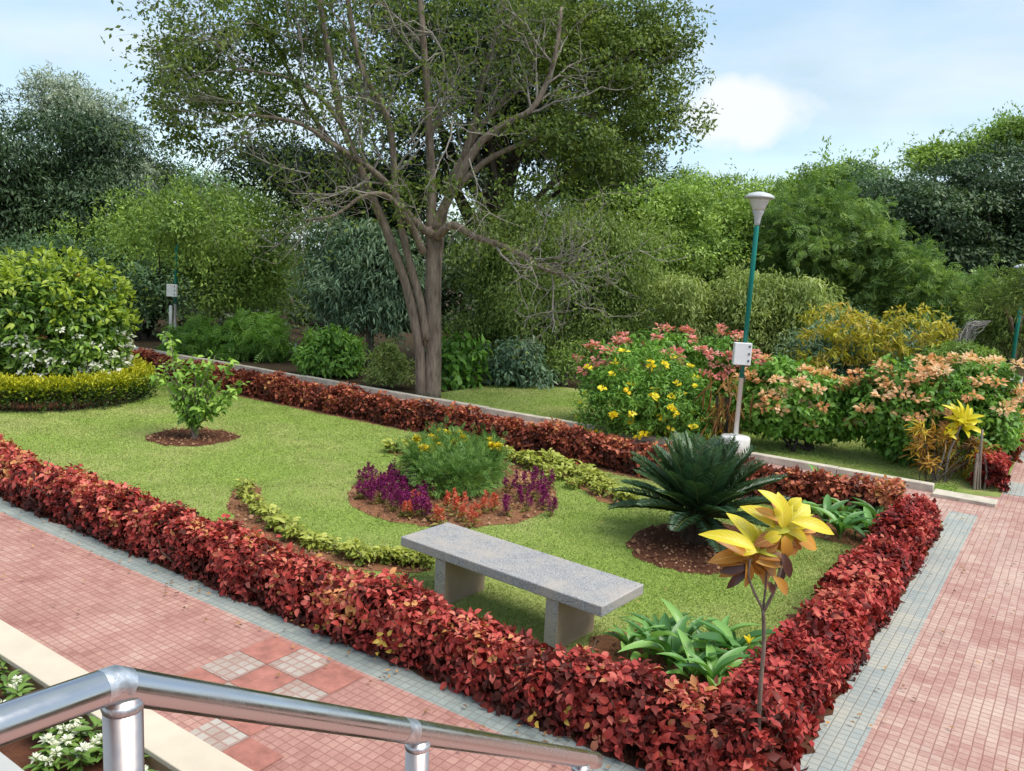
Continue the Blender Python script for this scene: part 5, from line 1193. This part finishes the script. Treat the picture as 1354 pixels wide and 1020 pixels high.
def canna(label, group, flower=False):
    r = thing('canna_plant', label, 'plant', group=group); lv = Leaves(); n = 9
    for i in range(n):
        a = i * 2.4 + rng.normal() * .3; el = rng.uniform(.65, 1.3); d = np.array([cos(a) * cos(el), sin(a) * cos(el), sin(el)]); L = rng.uniform(.24, .38)
        lv.add(T_CANNA, [d * .05 + [0, 0, .02 + .012 * i]], [d], [np.array([-cos(a) * sin(el), -sin(a) * sin(el), cos(el)]) + rnd(1, .15)[0]], L, L * rng.uniform(.20, .27), rng.random())
    lv.build('foliage', M_canna, r, uv=True, smooth=True)
    tb = MB(); tb.tube([(0, 0, -.02), (0, 0, .12), (.01, 0, .2)], [.012, .01, .006], 6, False); tb.build('stem', plain('canna_stem', (.12, .22, .06), .5), r)
    if flower:
        fl = Leaves(); k = 6; fl.add(T_LONG, np.tile([[0, 0, .34]], (k, 1)), unit(rnd(k, .3) + [0, 0, 1]), rnd(k), .09, .03, rng.random(k)); fl.build('blossoms', M_yel, r)
        tb = MB(); tb.tube([(0, 0, .1), (0, 0, .36)], .005, 5, False); tb.build('flower_stalk', M_stalk, r)
    return r
plant_set([canna('broad bladed green plant in the soil bed behind the hedge corner near the bench', 'canna plants by the bench') for _ in range(3)], [G(x, y) for x, y in ((830, 872), (856, 880), (884, 892), (905, 872), (928, 884), (950, 872), (915, 908), (948, 908), (968, 888), (872, 866), (940, 925))], .75, 1.05)
plant_set([canna('broad bladed green plant in the far corner bed behind the cycad', 'canna plants in the far corner') for _ in range(2)], [G(x, y) for x, y in ((1062, 690), (1075, 668), (1090, 700), (1100, 675), (1118, 690), (1130, 710), (1142, 682), (1160, 700), (1055, 660), (1110, 715), (1085, 655), (1150, 715), (1168, 690))], .75, 1.05)
o = canna('green bladed plant carrying one yellow bud beside the thin croton stem', None, True); o.location = tuple(G(985, 905)); o.scale = (.8,) * 3
o = canna('green bladed plant with a pale yellow bud at the end of the far corner bed', None, True); o.location = tuple(G(1160, 722)); o.scale = (.8,) * 3
# white flowers of the planter
M_wleaf = leaf_mat('planter_leaves', greens((.045, .10, .02), (.12, .22, .04), (.26, .38, .08)), .4, .25)
def white_plant(label, group, nf=3):
    r = thing('white_flower_plant', label, 'flower', group=group); lv = Leaves(); fl = Leaves(); tb = MB()
    for s_ in range(4):
        e = np.array([rng.normal() * .05, rng.normal() * .05, rng.uniform(.05, .11)]); tb.tube([(0, 0, -.02), e * .5, e], .003, 4, False)
        for k in range(9):
            a = k * 2.4; u = .3 + .7 * k / 9; lv.add(t_leaf, [e * u], [unit(np.array([cos(a), sin(a), .25 + .3 * u]))], [np.array([0, 0, 1.0]) + rnd(1, .2)[0]], rng.uniform(.05, .085), .024, np.clip(.3 + .5 * u + rng.normal() * .15, 0, 1))
        if s_ < nf:
            n = 22; d = unit(rnd(n) * [1, 1, .5] + [0, 0, .5]); fl.add(T_CARD, e + [0, 0, .012] + d * .006, d, unit(rnd(n, .3) + [0, 0, 1]), .026, .013, rng.random(n))
    tb.build('stem', M_stalk, r); lv.build('foliage', M_wleaf, r)
    if nf: fl.build('blossoms', M_whitef, r)
    return r
t_leaf = t_long(0.3, .15, 4)
soilz = 0.045
def on_soil(L_):
    out = []
    for p in L_:
        s_, t_ = to_st(p); out.append(ST(float(s_), float(np.clip(t_, -2.03, -1.74)), soilz - .01))
    return out
plant_set([white_plant('low green plant with clustered white flowers in the planter under the handrail', 'white flowers in the planter') for _ in range(3)], on_soil([G(x, y, soilz) for x, y in ((10, 945), (28, 925), (95, 985), (75, 1005), (120, 975), (132, 995), (205, 1025), (60, 1025), (105, 1020), (232, 1045), (-30, 890))]), .85, 1.3)
plant_set([white_plant('flowerless leafy sprig in the planter beside the cream coping', 'leafy sprigs in the planter', 0) for _ in range(2)], on_soil([G(x, y, soilz) for x, y in ((8, 890), (50, 905), (100, 955), (80, 965), (115, 945), (208, 1005), (55, 975))]), .9, 1.3)
# fallen leaves and petals
lv = Leaves(); N = 800; s = np.where(rng.random(N) < .4, rng.uniform(-1.6, .1, N), rng.uniform(0, 11, N)); t = np.where(rng.random(N) < .35, rng.uniform(-.35, .02, N), rng.uniform(-1.3, 9.5, N)); pp = O + np.outer(s, E1) + np.outer(t, E2); pp[:, 2] = .03
lv.add(T_CARD, pp, unit(rnd(N) * [1, 1, .1]), unit(rnd(N, .25) + [0, 0, 1]), rng.uniform(.02, .05, N), .02, rng.random(N))
o = lv.build('fallen_leaves', leaf_mat('fallen_leaf', [(0, (.10, .05, .025)), (.6, (.30, .16, .06)), (1, (.55, .30, .10))], .7, .1)); tag(o, 'scattered dry fallen leaves on the lawn and the tiled paths', 'fallen leaves', kind='stuff')
